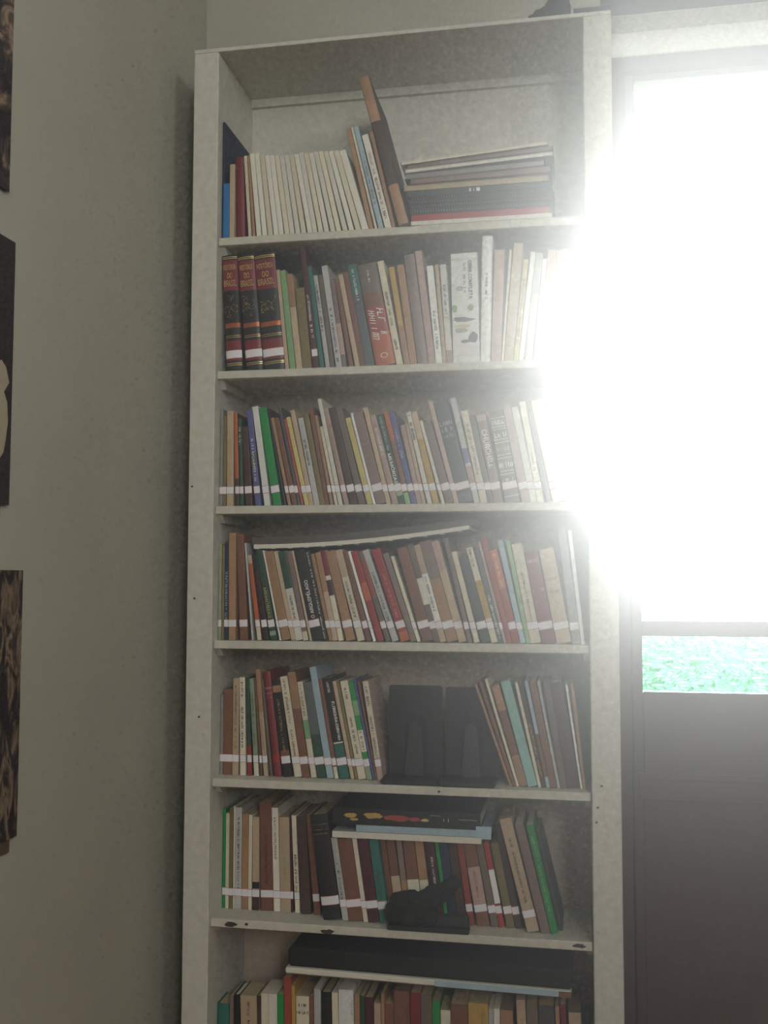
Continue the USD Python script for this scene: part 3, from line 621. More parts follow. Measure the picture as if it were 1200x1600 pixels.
# ---- shelf 6
S6 = [
 R(331, 329.5, 1263, 6, 'dkgreen', 's', 'green vertical book', col='green'),
 R(338, 336, 1270, 7, 'cream', 's', 'thin cream book'),
 R(346, 343, 1262, 7, 'olive', 's', 'thin olive book'),
 R(354, 351, 1259, 4, 'cream', 's', 'cream sliver of book'),
 R(359, 357, 1261, 13, 'ltgrey', 's', 'beige grey book with large dark title', title=('~', .1, .8, 'k', 'uB')),
 R(373, 371, 1271, 13, 'tan', 's', 'golden tan book', bands=[(.25, .85, 'tan')], title=('~', .25, .75, 'mustard')),
 R(387, 384, 1273, 7, 'cream', 's', 'narrow cream book'),
 R(394, 391, 1276, 13, 'beige', 's', 'torn beige book with dark gap', bands=[(.70, .77, 'black'), (.82, 1, 'dkbrown')], flags2='w'),
 R(408, 402, 1254, 19, 'brown', 's', 'wide brown book with black title', title=('~', .3, .75, 'k')),
 R(427.5, 424, 1262, 10, 'offwhite', 's', 'off-white book', title=('~', .1, .5, 'olive', 'm')),
 R(438, 435.5, 1277, 16, 'beige', 's', 'beige book with green title', title=('~', .25, .72, 'lgreen')),
 R(455, 452, 1272, 4, 'maroon', 's', 'maroon sliver of book'),
 R(461, 455, 1274, 7, 'cream', 's', 'thin cream book with dark title', title=('~', .4, .8, 'k')),
 R(471, 463, 1276, 18, 'dkbrown', '', 'dark brown torn book', flags2='w', pg='d', sp=.062),
 R(491, 478, 1274, 9, 'tan', 's', 'narrow orange brown book', sp=.062, col='brown'),
 R(505, 484, 1274, 27, 'black', 'HS', 'thick black hardback with low sticker', title=[('~', .09, .1, 'g', 'A'), ('~', .14, .15, 'g', 'A'), ('~', .18, .19, 'g', 'A')], sp=.032),
 R(535, 513, 1283, 9, 'ltgrey', 's', 'light grey book with dark title', title=('~', .3, .8, 'k'), sp=.036),
 R(545, 524, 1290, 21, 'olive', 's', 'broad dark olive book', sp=.036, col='brown'),
 R(568, 547, 1290, 7, 'cream', 's', 'thin cream-edged book', sp=.036),
 R(576, 554, 1288, 17, 'maroon', 's', 'wide maroon book', sp=.036),
 R(594, 573, 1290, 16, 'teal', 's', 'teal book', title=('~', .3, .75, 'dkgrey'), sp=.036, pg='w'),
 R(611, 590, 1290, 8, 'brown', 's', 'thin brown book with white sticker', sp=.05),
 R(620, 600, 1292, 13, 'brown', '', 'brown book with pages bared at the foot', bands=[(.45, 1, 'beige')], sp=.05),
 R(634, 616, 1292, 8, 'mauve', '', 'mauve narrow book', sp=.05, bands=[(.5, 1, 'tan')]),
 R(643, 627, 1292, 19, 'brown', '', 'wide book, brown above and cream below', bands=[(.48, 1, 'cream')], sp=.05),
 R(663, 645, 1293, 12, 'tan', '', 'tan book with cream foot', bands=[(.48, 1, 'cream')], sp=.05),
 R(682, 661, 1292, 13, 'maroon', '', 'dark maroon book with white title', title=('~', .2, .6, 'w'), sp=.05),
 R(696, 676, 1292, 6, 'lgreen', '', 'green thin book', sp=.05, col='green'),
 R(703, 682, 1292, 13, 'navy', '', 'dark blue-grey book', sp=.05),
 R(717, 697, 1292, 13, 'dkbrown', '', 'plain dark brown book', sp=.05),
 R(732, 710, 1292, 9, 'brick', 's', 'rust brown narrow book', sp=.055),
 R(746, 719, 1292, 18, 'brown', 's', 'rose brown book with pale middle', bands=[(.3, .8, 'pink')], title=('~', .35, .7, 'dkred'), sp=.055),
 R(768, 738, 1292, 10, 'greybrown', 's', 'grey-brown rubbed book', sp=.055),
 R(780, 750, 1292, 8, 'red', 's', 'red book with white middle', bands=[(.32, .72, 'white')], sp=.055),
 R(792, 761, 1290, 12, 'olive', 's', 'olive tan mottled book', flags2='w', sp=.055),
 R(806, 773, 1287, 12, 'dkbrown', 's', 'dark book between two tan ones', sp=.055),
 R(824, 780, 1281, 17, 'beige', 's', 'tan book with black title right of the flat stack', title=('~', .18, .75, 'k'), sp=.035),
 R(846, 804, 1289, 13, 'mauve', '', 'pinkish brown hardback', sp=.035, pg='w'),
 R(861, 822, 1290, 12, 'green', '', 'green paperback with pale green title', title=('~', .1, .85, 'lgreen'), sp=.035, pg='w'),
 R(875, 838, 1300, 5, 'dkgrey', '', 'thin dark grey book behind the green one', sp=.06),
]
# ---- shelf 7 (lowest in view; only the heads show)
S7 = [
 R(331, 330, 1567, 25, 'navy', 'H', 'dark teal hardback', col='teal'),
 R(357, 356, 1556, 7, 'mauve', '', 'thin mauve book'),
 R(366, 365, 1554, 10, 'black', 'H', 'black hardback with white line', pg='w'),
 R(377, 375, 1555, 25, 'beige', '', 'wide tan book with dark title', title=('~', .1, .7, 'k', 'm')),
 R(403, 402, 1556, 5, 'dkbrown', '', 'dark brown sliver of book'),
 R(408.5, 407.5, 1552, 11, 'cream', 'w', 'frayed cream book', pg='w'),
 R(420.5, 419.5, 1553, 12, 'offwhite', '', 'off-white paperback', pg='w'),
 R(434, 433, 1553, 9, 'green', '', 'emerald green book', col='green'),
 R(444.5, 443, 1527, 11, 'brick', '', 'tall rust red book'),
 R(456.5, 455, 1540, 5.5, 'mustard', '', 'thin golden brown book'),
 R(463, 462, 1556, 20, 'cream', '', 'cream book with two lines of title', title=[('~', .12, .17, 'k', 'A'), ('~', .25, .29, 'k', 'A')]),
 R(484, 483, 1556, 6, 'brown', '', 'thin brown book'),
 R(491, 490, 1545, 11, 'ltgrey', '', 'silver grey book', pg='w'),
 R(503, 501, 1550, 16, 'black', 'H', 'thick black book'),
 R(520, 518, 1551, 9, 'cream', '', 'cream paperback', pg='w'),
 R(530, 528.5, 1546, 23, 'white', 'w', 'wide crinkled white book', pg='w'),
 R(554, 553, 1555, 8, 'tan', '', 'thin tan paperback'),
 R(563, 562, 1556, 8, 'dkgreen', '', 'thin dark green book'),
 R(572, 570, 1558, 12, 'maroon', '', 'red-brown book'),
 R(585, 584, 1567, 10, 'beige', '', 'beige book with tan edge'),
 R(596, 595, 1552, 5, 'tan', '', 'tall thin tan book'),
 R(602, 601, 1568, 14, 'brown', '', 'brown paperback'),
 R(617, 615, 1548, 24, 'brown', 'w', 'wide worn brown book with frayed head', pg='d'),
 R(642, 641, 1551, 16, 'dkred', '', 'crimson book', col='dkred'),
 R(659, 657, 1554, 17, 'greybrown', '', 'grey-brown book'),
 R(677, 675, 1564, 11, 'green', '', 'grass green book', col='green'),
 R(690, 688, 1578, 14, 'cream', '', 'short cream book'),
 R(706, 704, 1568, 25, 'brown', '', 'wide brown book'),
 R(733, 731, 1567, 30, 'mustard', '', 'wide mustard book', flags2='w'),
 R(765, 763, 1577, 7, 'ltgrey', '', 'grey book with dark line', pg='w'),
 R(773, 771, 1576, 9, 'offwhite', '', 'off-white book with dark edge', pg='w'),
 R(784, 781, 1578, 18, 'tan', 'w', 'tattered tan book', pg='d'),
 R(812, 806, 1562, 13, 'beige', '', 'leaning beige book'),
 R(827, 822, 1570, 16, 'greybrown', '', 'leaning grey-brown book'),
 R(846, 841, 1571, 22, 'dkgrey', '', 'wide dark grey book'),
 R(872, 867, 1572, 6, 'tan', '', 'slim tan book'),
 R(880, 875, 1570, 8, 'dkred', '', 'dark red book'),
 R(892, 888, 1582, 20, 'beige', 'w', 'pale worn book at the right end', pg='d'),
]

# ------------------------------------------------------------------ put the rows on the shelves
ORD = ['top', 'second', 'third', 'fourth', 'fifth', 'sixth', 'seventh']
placed = []                                            # (shelf, path, desc, label words)
XI0, XI1 = ST + .0012, W - ST - .0012
ZFLAT = at(520, 1308, SF[5]+.030)[2]                   # underside of the flat magazines on the sixth shelf's books
XF0, XF1 = at(519, 1308, SF[5]+.030)[0]-.002, at(766, 1290, SF[5]+.030)[0]+.004
def lay_row(rows, si, sp0, zone=''):
    z = SZ[si]; q = []
    for (xb, xt, yt, w, color, flags, desc, k) in rows:
        sp = k.get('sp', sp0) + rng.uniform(-.0015, .0015) if 'sp' not in k else k['sp'] + sp0*(si < 2)
        Y = SF[si] + sp
        # foot: the column xb on the shelf plane
        y0, y1 = 0.0, 3000.0
        for _ in range(40):
            ym = (y0+y1)/2
            if at(xb, ym, Y)[2] > z: y0 = ym
            else: y1 = ym
        B = at(xb, ym, Y); Tp = at(xt, yt, Y)
        wm = at(xb+w, ym, Y)[0] - B[0]
        th = math.atan2(Tp[0]-B[0], Tp[2]-z); h = (Tp[2]-z)/math.cos(th)
        q.append(dict(x=B[0], th=th, h=h, w=wm, Y=Y, c=k.get('col', color), f=flags + k.get('flags2', ''), desc=desc, k=k))
    q[0]['x'] = max(q[0]['x'], XI0)
    if si == 5:
        for b in q:
            xt0 = b['x'] + b['h']*math.sin(b['th'])
            if xt0 + b['w'] > XF0 and xt0 < XF1: b['h'] = min(b['h'], (ZFLAT - z - .0015 - b['w']*abs(math.sin(b['th'])))/math.cos(b['th']))
    # a head may not pass through the side panel
    for b in q:
        xtop = b['x'] + b['h']*math.sin(b['th'])
        if b['th'] < 0 and xtop < XI0: b['th'] = -math.asin(min(.9, max(0, (b['x']-XI0))/b['h']))
    g = .0003
    for a, b in zip(q, q[1:]):
        def gap(zz, th): return (b['x'] + zz*math.tan(th)) - (a['x'] + zz*math.tan(a['th']))
        zm = min(a['h']*math.cos(a['th']), b['h']*math.cos(b['th']))
        need = a['w']/math.cos(a['th'])
        if gap(0, 0) < need*.8: b['x'] = a['x'] + need*.8 + g
        if gap(zm, b['th']) < need*.8:                # stand the next one a little straighter
            b['th'] = math.atan((need*.8 + g + a['x'] + zm*math.tan(a['th']) - b['x'])/zm)
        room = min(gap(0, 0), gap(zm, b['th'])) - g
        a['w'] = max(.0016, min(a['w']*1.12, room*math.cos(a['th'])))
    for b in reversed(q):                              # keep the last ones off the right panel
        over = b['x'] + b['w']/math.cos(b['th']) + max(0, b['h']*math.sin(b['th'])) - XI1
        if over > 0: b['w'] = max(.002, b['w'] - over)
    for j, b in enumerate(q):
        th = b['th']; x = b['x']; zz = z
        if th > 0: x, zz = x + b['w']*math.sin(th)*math.tan(th), z + b['w']*math.sin(th)
        f = b['f']; k = b['k']; hard = 'H' in f
        name = 'hardback_book' if hard else ('periodical' if 'grp' in k else ('booklet' if b['w'] < .0085 else 'paperback_book'))
        p = thing(name, (x, b['Y'], zz + .0001), th)
        dmax = D - b['Y'] - .006
        d = min(b['h']*(.66 if not k.get('d') else k['d']), dmax)
        st = ('w', .028, .045) if 's' in f else (('w', .030, .049) if 'S' in f else (('r', .030, .047) if 'T' in f else None))
        make_book(p, b['w'], b['h'], d, b['c'], hard, 'w' if 'w' in f else '', k.get('pg', 'a'), st, k.get('bands', ()), k.get('title'), seed=si*100+j, blots=k.get('blots', ()))
        placed.append(dict(si=si, p=p, desc=b['desc'], name=name, grp=k.get('grp'), j=j, zone=zone))
    return q

lay_row(S1, 0, .012); lay_row(S2, 1, .018); lay_row(S3, 2, .022); lay_row(S4, 3, .024)
lay_row(S5, 4, .045, 'left')
q5r = lay_row(S5r, 4, .034, 'right'); lay_row(S6, 5, .070); lay_row(S7, 6, .045)

def label_books():
    for si in range(7):
        row = [b for b in placed if b['si'] == si]
        cnt = {}
        for b in row: cnt[b['desc']] = cnt.get(b['desc'], 0) + 1
        for i, b in enumerate(row):
            catg = {'periodical': 'magazine', 'booklet': 'booklet'}.get(b['name'], 'book')
            if b['grp']:
                n = [r for r in row if r['grp']].index(b); tot = sum(1 for r in row if r['grp'])
                N = 'first second third fourth fifth sixth seventh eighth ninth tenth'.split()
                lab = f'{N[n]} cream periodical from the left in the matching row, top shelf' if n < 10 else (f'{N[tot-1-n]} cream periodical from the right in the matching row, top shelf' if n < tot-1 else 'last cream periodical in the matching row, beside the tan booklet, top shelf')
                tag(stage.GetPrimAtPath(b['p']), lab, 'magazine', b['grp']); continue
            if b['desc'] == 'black and red gilt volume':
                n = [r for r in row if r['desc'] == b['desc']].index(b)
                lab = ['leftmost black and red gilt HISTÓRIA DO BRASIL volume, second shelf', 'middle black and red gilt HISTÓRIA DO BRASIL volume, second shelf', 'rightmost of three black and red gilt HISTÓRIA DO BRASIL volumes, second shelf'][n]
                tag(stage.GetPrimAtPath(b['p']), lab, 'book', 'gilt history volumes on the second shelf'); continue
            where = f'{ORD[si]} shelf'
            nb = row[i-1] if i else (row[i+1] if len(row) > 1 else None)
            side = 'right of' if i else 'left of'
            nd = 'cream periodicals' if nb['grp'] else ('last gilt volume' if nb['desc'].startswith('black and red gilt') else nb['desc'])
            lab = f"{b['desc']} on {where}, {side} {nd}"
            ws = lab.split()
            if len(ws) > 15: lab = f"{b['desc']} on {where}"
            tag(stage.GetPrimAtPath(b['p']), lab, catg, f'books standing on the {where}')
label_books()

# ------------------------------------------------------------------ flat stack on the top shelf
def flat_book(name, xl, yl, xr, yr, Y, t, d, color, label, catg, group, wear='', pages='w', spine_front=True, hard=False, rings=False, z=None, open_front=False):
    """a book lying down: its long edge runs from pixel (xl, yl) to (xr, yr) in the plane Y; t is its thickness"""
    A = at(xl, yl, Y); B = at(xr, yr, Y); L = math.hypot(B[0]-A[0], B[2]-A[2]); th = -math.atan2(B[2]-A[2], B[0]-A[0])
    p = thing(name, (A[0], Y, A[2] if z is None else z), th)
    tk = .0022 if hard else .0009
    if open_front:                                     # page edges to the front: boards above and below, spine at the back
        part(p, 'cover', cat([box(0, L, 0, d, 0, tk), box(0, L, 0, d, t-tk, t), box(0, L, d-tk, d, tk, t-tk)]), cover_mat(color, wear or 'c'))
        part(p, 'pages', box(.002, L-.002, .0012, d-tk-.0003, tk, t-tk), m_page[pages])
    else:
        part(p, 'cover', cat([box(0, L, 0, d, 0, tk), box(0, L, 0, d, t-tk, t), box(0, L, 0, tk, tk, t-tk)]), cover_mat(color, wear or 'c'))
        part(p, 'pages', box(.001, L-.001, tk+.0002, d-.001, tk, t-tk), m_page[pages])
    if rings:
        ms = []
        n = int(L/.0085)
        for i in range(n):
            c = trimesh.creation.torus(.0045, .00075, major_sections=10, minor_sections=5); c.apply_transform(trimesh.transformations.rotation_matrix(math.pi/2, [0, 1, 0]))
            c.apply_translation([.006 + i*.0085, .0012, t/2]); c.vertices[:, 2] = (c.vertices[:, 2]-t/2)*min(1.0, (t*.62)/.0052) + t/2; ms.append(c)
        part(p, 'spiral_binding', cat(ms), m_ring, kind='stuff')
    tag(stage.GetPrimAtPath(p), label, catg, group)
    return p, L, th
m_ring = plain('spiral_wire', lin('b9bcc2'), 0.35, 0.1, 100, metal=0.6)
# x left, x right, thickness, tilt at the right end, colour, name, label
stack = [
 (650, 868, .0075, 0, 'white', 'notebook', 'lowest white notebook in the flat stack', 'w'),
 (642, 862, .0080, 0, 'white', 'notebook', 'second white notebook from the bottom of the stack', 'w'),
 (643, 858, .0150, 0, 'red', 'folder', 'red folder in the flat stack on the top shelf', 'w'),
 (640, 862, .0110, 0, 'dkgrey', 'spiral_notebook', 'lowest black spiral notebook, lying on the red folder', 'r'),
 (639, 866, .0110, 0, 'black', 'spiral_notebook', 'second black spiral notebook above the red folder', 'r'),
 (638, 866, .0095, 0, 'dkgrey', 'spiral_notebook', 'third black spiral notebook above the red folder', 'r'),
 (640, 862, .0110, 0, 'slate', 'spiral_notebook', 'topmost grey spiral notebook with white holes', 'r'),
 (636, 860, .0120, .000, 'dkgrey', 'catalogue', 'dark catalogue with white mark above the spiral notebooks', 'd'),
 (630, 858, .0125, .002, 'beige', 'folder', 'beige folder in the middle of the flat stack', 'a'),
 (640, 862, .0120, .004, 'mauve', 'folder', 'grey-brown folder with folded paper in the flat stack', 'm'),
 (632, 852, .0125, .004, 'greybrown', 'folder', 'third folder from the top of the stack, grey-brown', 'g'),
 (632, 866, .0090, .006, 'ltgrey', 'pamphlet', 'light grey pamphlet with white edge near the stack top', 'w'),
 (636, 866, .0085, .003, 'mauve', 'folder', 'second item from the top of the flat stack', 'm'),
 (626, 858, .0075, .003, 'cream', 'folder', 'topmost cream folder of the flat stack', 'w'),
]
Ys = SF[0] + .026; zz = SZ[0] + .0002; tilt = 0.0
r9 = random.Random(4)
for (xl, xr, t, dt, c, nm, lab, pg) in stack:
    A = at(xl, 300, Ys + r9.uniform(-.006, .006)); B = at(xr, 300, Ys)
    L = B[0]-A[0]
    sl = math.atan2(dt, L); tilt += sl
    p = thing(nm, (A[0], A[1], zz), -tilt)
    d = .165 if nm != 'folder' else .17
    tk = .0012
    if pg == 'w' and c == 'white':
        part(p, 'pages', box(0, L, 0, d, 0, t), m_page['w'])
        part(p, 'cover', box(0, L, 0, d, t+.0001, t+.0007), cover_mat(c)); t += .0008
    else:
        part(p, 'cover', cat([box(0, L, 0, d, 0, tk), box(0, L, 0, d, t-tk, t)] + ([box(0, L, 0, tk, tk, t-tk)] if c in ('red', 'dkgrey', 'slate', 'black') and pg != 'r' else [])), cover_mat(c))
        part(p, 'pages', box(.002, L-.002, .0016, d-.001, tk, t-tk), {'d': m_black, 'a': m_page['a'], 'm': cover_mat('mauve'), 'g': cover_mat('grey')}.get(pg, m_page['w']))
    if pg == 'r':
        ms = []
        for i in range(int((L-.008)/.0058)):
            cc = trimesh.creation.torus(.0026, .0008, major_sections=9, minor_sections=5)
            cc.apply_transform(trimesh.transformations.rotation_matrix(math.pi/2, [0, 1, .25])); cc.vertices[:, 2] *= .75
            cc.apply_translation([.006 + i*.0058, .0012, t/2]); ms.append(cc)
        part(p, 'pages', box(.002, L-.002, .0, .0015, tk, t-tk), m_black)
        part(p, 'spiral_binding', cat(ms), m_ring, kind='stuff')
    if nm == 'catalogue': part(p, 'mark', cat([box(L*.44, L*.452, -.0004, -.0001, .002, .010), box(L*.47, L*.475, -.0004, -.0001, .002, .008), box(L*.49, L*.515, -.0004, -.0001, .002, .010)]), m_inkw)
    tag(stage.GetPrimAtPath(p), lab, {'spiral_notebook': 'notebook'}.get(nm, nm), 'flat stack of notebooks and folders on the top shelf')
    zz += t*math.cos(tilt) + .0003 + max(0.0, 0)
# a sheet folded out of the stack's left side
sh = thing('folded_sheet', (at(640, 262, Ys-.004)[0], Ys-.0105, SZ[0]+.1445), 0)
part(sh, 'sheet', trimesh.convex.convex_hull(np.array([[0, 0, 0], [.028, 0, .016], [.03, 0, .001], [0, .0006, 0], [.028, .0006, .016], [.03, .0006, .001]])), m_page['w'])
tag(stage.GetPrimAtPath(sh), 'folded corner of paper sticking out of the flat stack', 'paper')

# ------------------------------------------------------------------ bent album lying on the fourth shelf's books
def bent_slab(pts_bottom, Y0, Y1, t0, t1, n=24):
    """slab following a curve in x-z; pts_bottom: (x, z) control points; between heights t0 and t1 above it"""
    P = np.array(pts_bottom); xs = np.linspace(P[0, 0], P[-1, 0], n)
    co = np.polyfit(P[:, 0], P[:, 1], min(3, len(P)-1)); zs = np.polyval(co, xs)
    ring = [(Y0, t0), (Y0, t1), (Y1, t1), (Y1, t0)]
    v = np.array([[x, y, z+t] for x, z in zip(xs, zs) for (y, t) in ring]); f = []
    for i in range(n-1):
        for k in range(4):
            a, b = 4*i+k, 4*i+(k+1) % 4; f += [(a, b, b+4, a+4)]
    f += [(3, 2, 1, 0), (4*n-4, 4*n-3, 4*n-2, 4*n-1)]
    m = trimesh.Trimesh(v, np.vstack([np.array(f)[:, [0, 1, 2]], np.array(f)[:, [0, 2, 3]]]), process=False); m.fix_normals(); return m
Ya = SF[3] + .028
cp = [at(x, y, Ya) for x, y in ((396, 859), (470, 857), (560, 851), (650, 841), (733, 829))]
cp = [(p[0], p[2]+.0012) for p in cp]
al = thing('album'); tag(stage.GetPrimAtPath(al), 'sagging dark album with white page edge lying across the fourth shelf books', 'album')
part(al, 'back_cover', bent_slab(cp, Ya, Ya+.17, 0, .0015), m_albumcloth)
part(al, 'pages', bent_slab([cp[0], *cp[1:]], Ya+.0015, Ya+.168, .0015, .0105), m_page['w'])
part(al, 'front_cover', bent_slab([(cp[0][0]-.004, cp[0][1]), *cp[1:-1], (cp[-1][0]+.008, cp[-1][1])], Ya+.004, Ya+.175, .0106, .0265), m_albumcloth)
ms = []
co = np.polyfit([c[0] for c in cp], [c[1] for c in cp], 3)
for i, x in enumerate(np.linspace(cp[0][0]+.004, cp[-1][0]-.006, 26)):
    if i % 2 == 0: ms.append(box(x, x+.010, Ya-.0006, Ya+.0002, np.polyval(co, x)+.0002, np.polyval(co, x)+.0012))
part(al, 'stitching', cat(ms), m_inkw)

# ------------------------------------------------------------------ black book ends on the fifth shelf
def bookend(x0, x1, ztop, ybase, yplate, label, slant=None):
    p = thing('bookend', (x0, 0, SZ[4]+.0002)); w = x1-x0; h = ztop-SZ[4]
    from shapely.geometry import Polygon, box as sbox
    pl = sbox(0, 0, w, h)
    if slant: pl = pl.intersection(Polygon([(-1, -.1), (slant(-.1)-x0, -.1), (slant(h+.1)-x0, h+.1), (-1, h+.1)]))
    pl = pl.buffer(-.006).buffer(.006)
    hole = Polygon([(w*.30, h*.12), (w*.70, h*.12), (w*.70, h*.62), (w*.62, h*.70), (w*.38, h*.70), (w*.30, h*.62)])
    m = trimesh.creation.extrude_polygon(pl.difference(hole), .0016, engine='earcut'); v = m.vertices.copy()
    m.vertices = np.c_[v[:, 0], yplate + v[:, 2], v[:, 1]]; m.invert()
    part(p, 'plate', m, m_black)
    part(p, 'foot', box(-.006, w-.002, ybase, yplate+.0016, 0, .012, .003), m_black)
    t = trimesh.creation.extrude_polygon(Polygon([(w*.32, 0), (w*.68, 0), (w*.62, h*.5), (w*.5, h*.56), (w*.38, h*.5)]), .0016, engine='earcut'); v = t.vertices.copy()
    t.vertices = np.c_[v[:, 0], yplate - .004 - .02*np.clip(1-v[:, 1]/(h*.56), 0, 1) + v[:, 2], v[:, 1]+.012]; t.invert()
    part(p, 'tongue', t, m_black)
    m = trimesh.creation.extrude_polygon(pl.buffer(-.003), .004, engine='earcut'); v = m.vertices.copy(); m.vertices = np.c_[v[:, 0], yplate+.002+v[:, 2], v[:, 1]]; m.invert()
    part(p, 'backing', m, m_blackcloth)
    tag(stage.GetPrimAtPath(p), label, 'bookend', 'black book ends on the fifth shelf')
Yp = SF[4] + .075
xa, xb_, xc_ = at(608, 1150, Yp)[0], at(692, 1150, Yp)[0], at(778, 1150, Yp)[0]
zt1 = at(650, 1071, Yp)[2]
bookend(xa, xb_-.0005, zt1, SF[4]+.004, Yp, 'left black metal book end standing on the fifth shelf')
bookend(xb_+.0062, xc_, zt1-.002, SF[4]+.001, Yp, 'right black metal book end standing on the fifth shelf', slant=lambda zz: q5r[0]['x'] - .0015 + zz*math.tan(q5r[0]['th']))

# ------------------------------------------------------------------ flat books and fallen stand on the sixth shelf
Yf = SF[5] + .030
gl = 'books lying flat on the sixth shelf'
zf = at(520, 1308, Yf)[2]
A, B = at(519, 1308, Yf), at(752, 1297, Yf)
p = thing('magazine', (A[0], Yf, zf), 0); L = B[0]-A[0]
part(p, 'pages', box(0, L, 0, .17, 0, .0125), m_page['w']); part(p, 'cover', box(0, L, 0, .17, .0126, .0136), cover_mat('ltgrey')); tag(stage.GetPrimAtPath(p), 'white magazine lying lowest across the sixth shelf books', 'magazine', gl)
A, B = at(556, 1300, Yf), at(766, 1290, Yf); L = B[0]-A[0]
p = thing('magazine', (A[0], Yf+.002, zf+.0139), 0)
part(p, 'cover', cat([box(0, L, 0, .175, 0, .001), box(0, L, 0, .175, .0125, .0135), box(0, L, 0, .001, .001, .0125)]), cover_mat('ltblue')); part(p, 'pages', box(.001, L-.001, .0012, .174, .001, .0125), m_page['w'])
part(p, 'corner_flap', box(L-.030, L+.002, -.0008, -.0002, -.004, .022), cover_mat('ltblue'))
tag(stage.GetPrimAtPath(p), 'light blue magazine lying between white magazine and picture book', 'magazine', gl)
A, B = at(519, 1278, Yf), at(750, 1270, Yf); L = B[0]-A[0]
p = thing('picture_book', (A[0], Yf+.004, zf+.0277), 0)
tkb = .003; hb = .034
part(p, 'cover', cat([box(0, L, 0, .18, 0, tkb), box(0, L, 0, .18, hb-tkb, hb), box(0, L, 0, .003, tkb, hb-tkb)]), m_black)
part(p, 'pages', box(.002, L-.002, .0032, .177, tkb, hb-tkb), m_page['w'])
from shapely.geometry import Polygon
def blot(x, z, w, h, seed):
    r = random.Random(seed); n = 18
    pts = [(x + w/2*math.cos(a)*r.uniform(.75, 1.1), z + h/2*math.sin(a)*r.uniform(.7, 1.1)) for a in np.linspace(0, 2*math.pi, n, endpoint=False)]
    m = trimesh.creation.extrude_polygon(Polygon(pts).buffer(0), .0003, engine='earcut'); v = m.vertices.copy(); m.vertices = np.c_[v[:, 0], -.0005+v[:, 2], v[:, 1]]; m.invert(); return m
def lx(px): return at(px, 1270, Yf+.004)[0]-A[0]
part(p, 'spine_picture', cat([blot(lx(548), .019, .030, .012, 1), blot(lx(583), .020, .042, .014, 2), blot(lx(553), .011, .020, .006, 5)]), cover_mat('mustard'), label='yellow shapes printed on the spine')
part(p, 'spine_picture', cat([blot(lx(620), .017, .060, .014, 3), blot(lx(648), .016, .026, .010, 4)]), cover_mat('brick'), label='red patch printed on the spine')
part(p, 'spine_picture', blot(lx(664), .015, .018, .007, 6), cover_mat('yellow'), label='small yellow shape on the spine')
mm = cat([box(lx(672), lx(688), -.0006, -.0002, .025, .0256), box(lx(693), lx(694), -.0006, -.0002, .014, .020), box(lx(700), lx(701), -.0006, -.0002, .014, .020), box(lx(715), lx(745), -.0006, -.0002, .019, .0196)])
part(p, 'spine_lettering', mm, m_inkw)
tag(stage.GetPrimAtPath(p), 'black picture book with yellow and red spine on top of the flat magazines', 'book', gl)

def lump(seed, r, c, sq=(1, 1, 1), amp=.5, sub=3, fr=2.2):
    m = trimesh.creation.icosphere(sub, 1.0); v = m.vertices.copy()
    v *= (1-amp/2 + amp*meshkit.fbm(v*fr+seed*5, 4, seed))[:, None]; m.vertices = v*np.array(sq)*r + c; return m
# a toppled stand with a dark crumpled cover on it
xs0 = at(606, 1460, SF[5]+.004)[0]; xs1 = at(733, 1460, SF[5]+.004)[0]; z6 = SZ[5]
p = thing('toppled_stand', (xs0, SF[5], z6+.0002)); wS = xs1-xs0
part(p, 'base_plate', box(0, wS, -.004, .026, 0, .010, .002), m_black)
part(p, 'flat_plate', box(wS*.40, wS-.001, .008, .026, .0102, .032, .002), plain('dark_grey_metal', lin('2c2c2d'), .5, .15, 60), label='dark grey metal plate')
import manifold3d as m3
def hull_of(spheres):
    pts = []
    for (c, r) in spheres:
        s = trimesh.creation.icosphere(2, r); s.apply_translation(c); pts.append(s.vertices)
    return trimesh.convex.convex_hull(np.vstack(pts))
arm = [((wS*.16, .012, .050), .026), ((wS*.42, .010, .052), .024), ((wS*.62, .014, .074), .020), ((wS*.80, .016, .094), .015)]
body = m3.Manifold()
for a_, b_ in zip(arm, arm[1:]):
    hm = hull_of([a_, b_]); body = body + m3.Manifold(m3.Mesh(np.array(hm.vertices, np.float32), np.array(hm.faces, np.uint32)))
for c, r in (((wS*.30, .004, .066), .017), ((wS*.08, .012, .034), .022), ((wS*.25, .012, .026), .024), ((wS*.7, .008, .090), .013), ((wS*.5, .012, .030), .020)):
    hm = hull_of([(c, r)]); body = body + m3.Manifold(m3.Mesh(np.array(hm.vertices, np.float32), np.array(hm.faces, np.uint32)))
body = body.refine_to_length(.004); mm_ = body.to_mesh(); bm = trimesh.Trimesh(mm_.vert_properties[:, :3], mm_.tri_verts, process=True)
trimesh.smoothing.filter_taubin(bm, iterations=12)
v = bm.vertices; nrm = bm.vertex_normals; v = v + nrm*((meshkit.fbm(v*60, 4, 3)-.5)*.014)[:, None]; v[:, 2] = np.maximum(v[:, 2], .0104); v[:, 1] = np.minimum(v[:, 1], .027); bm.vertices = v
part(p, 'crumpled_cover', bm, m_blackcloth, smooth=True)
tag(stage.GetPrimAtPath(p), 'black toppled stand under a crumpled dark cover at the front of the sixth shelf', 'stand')

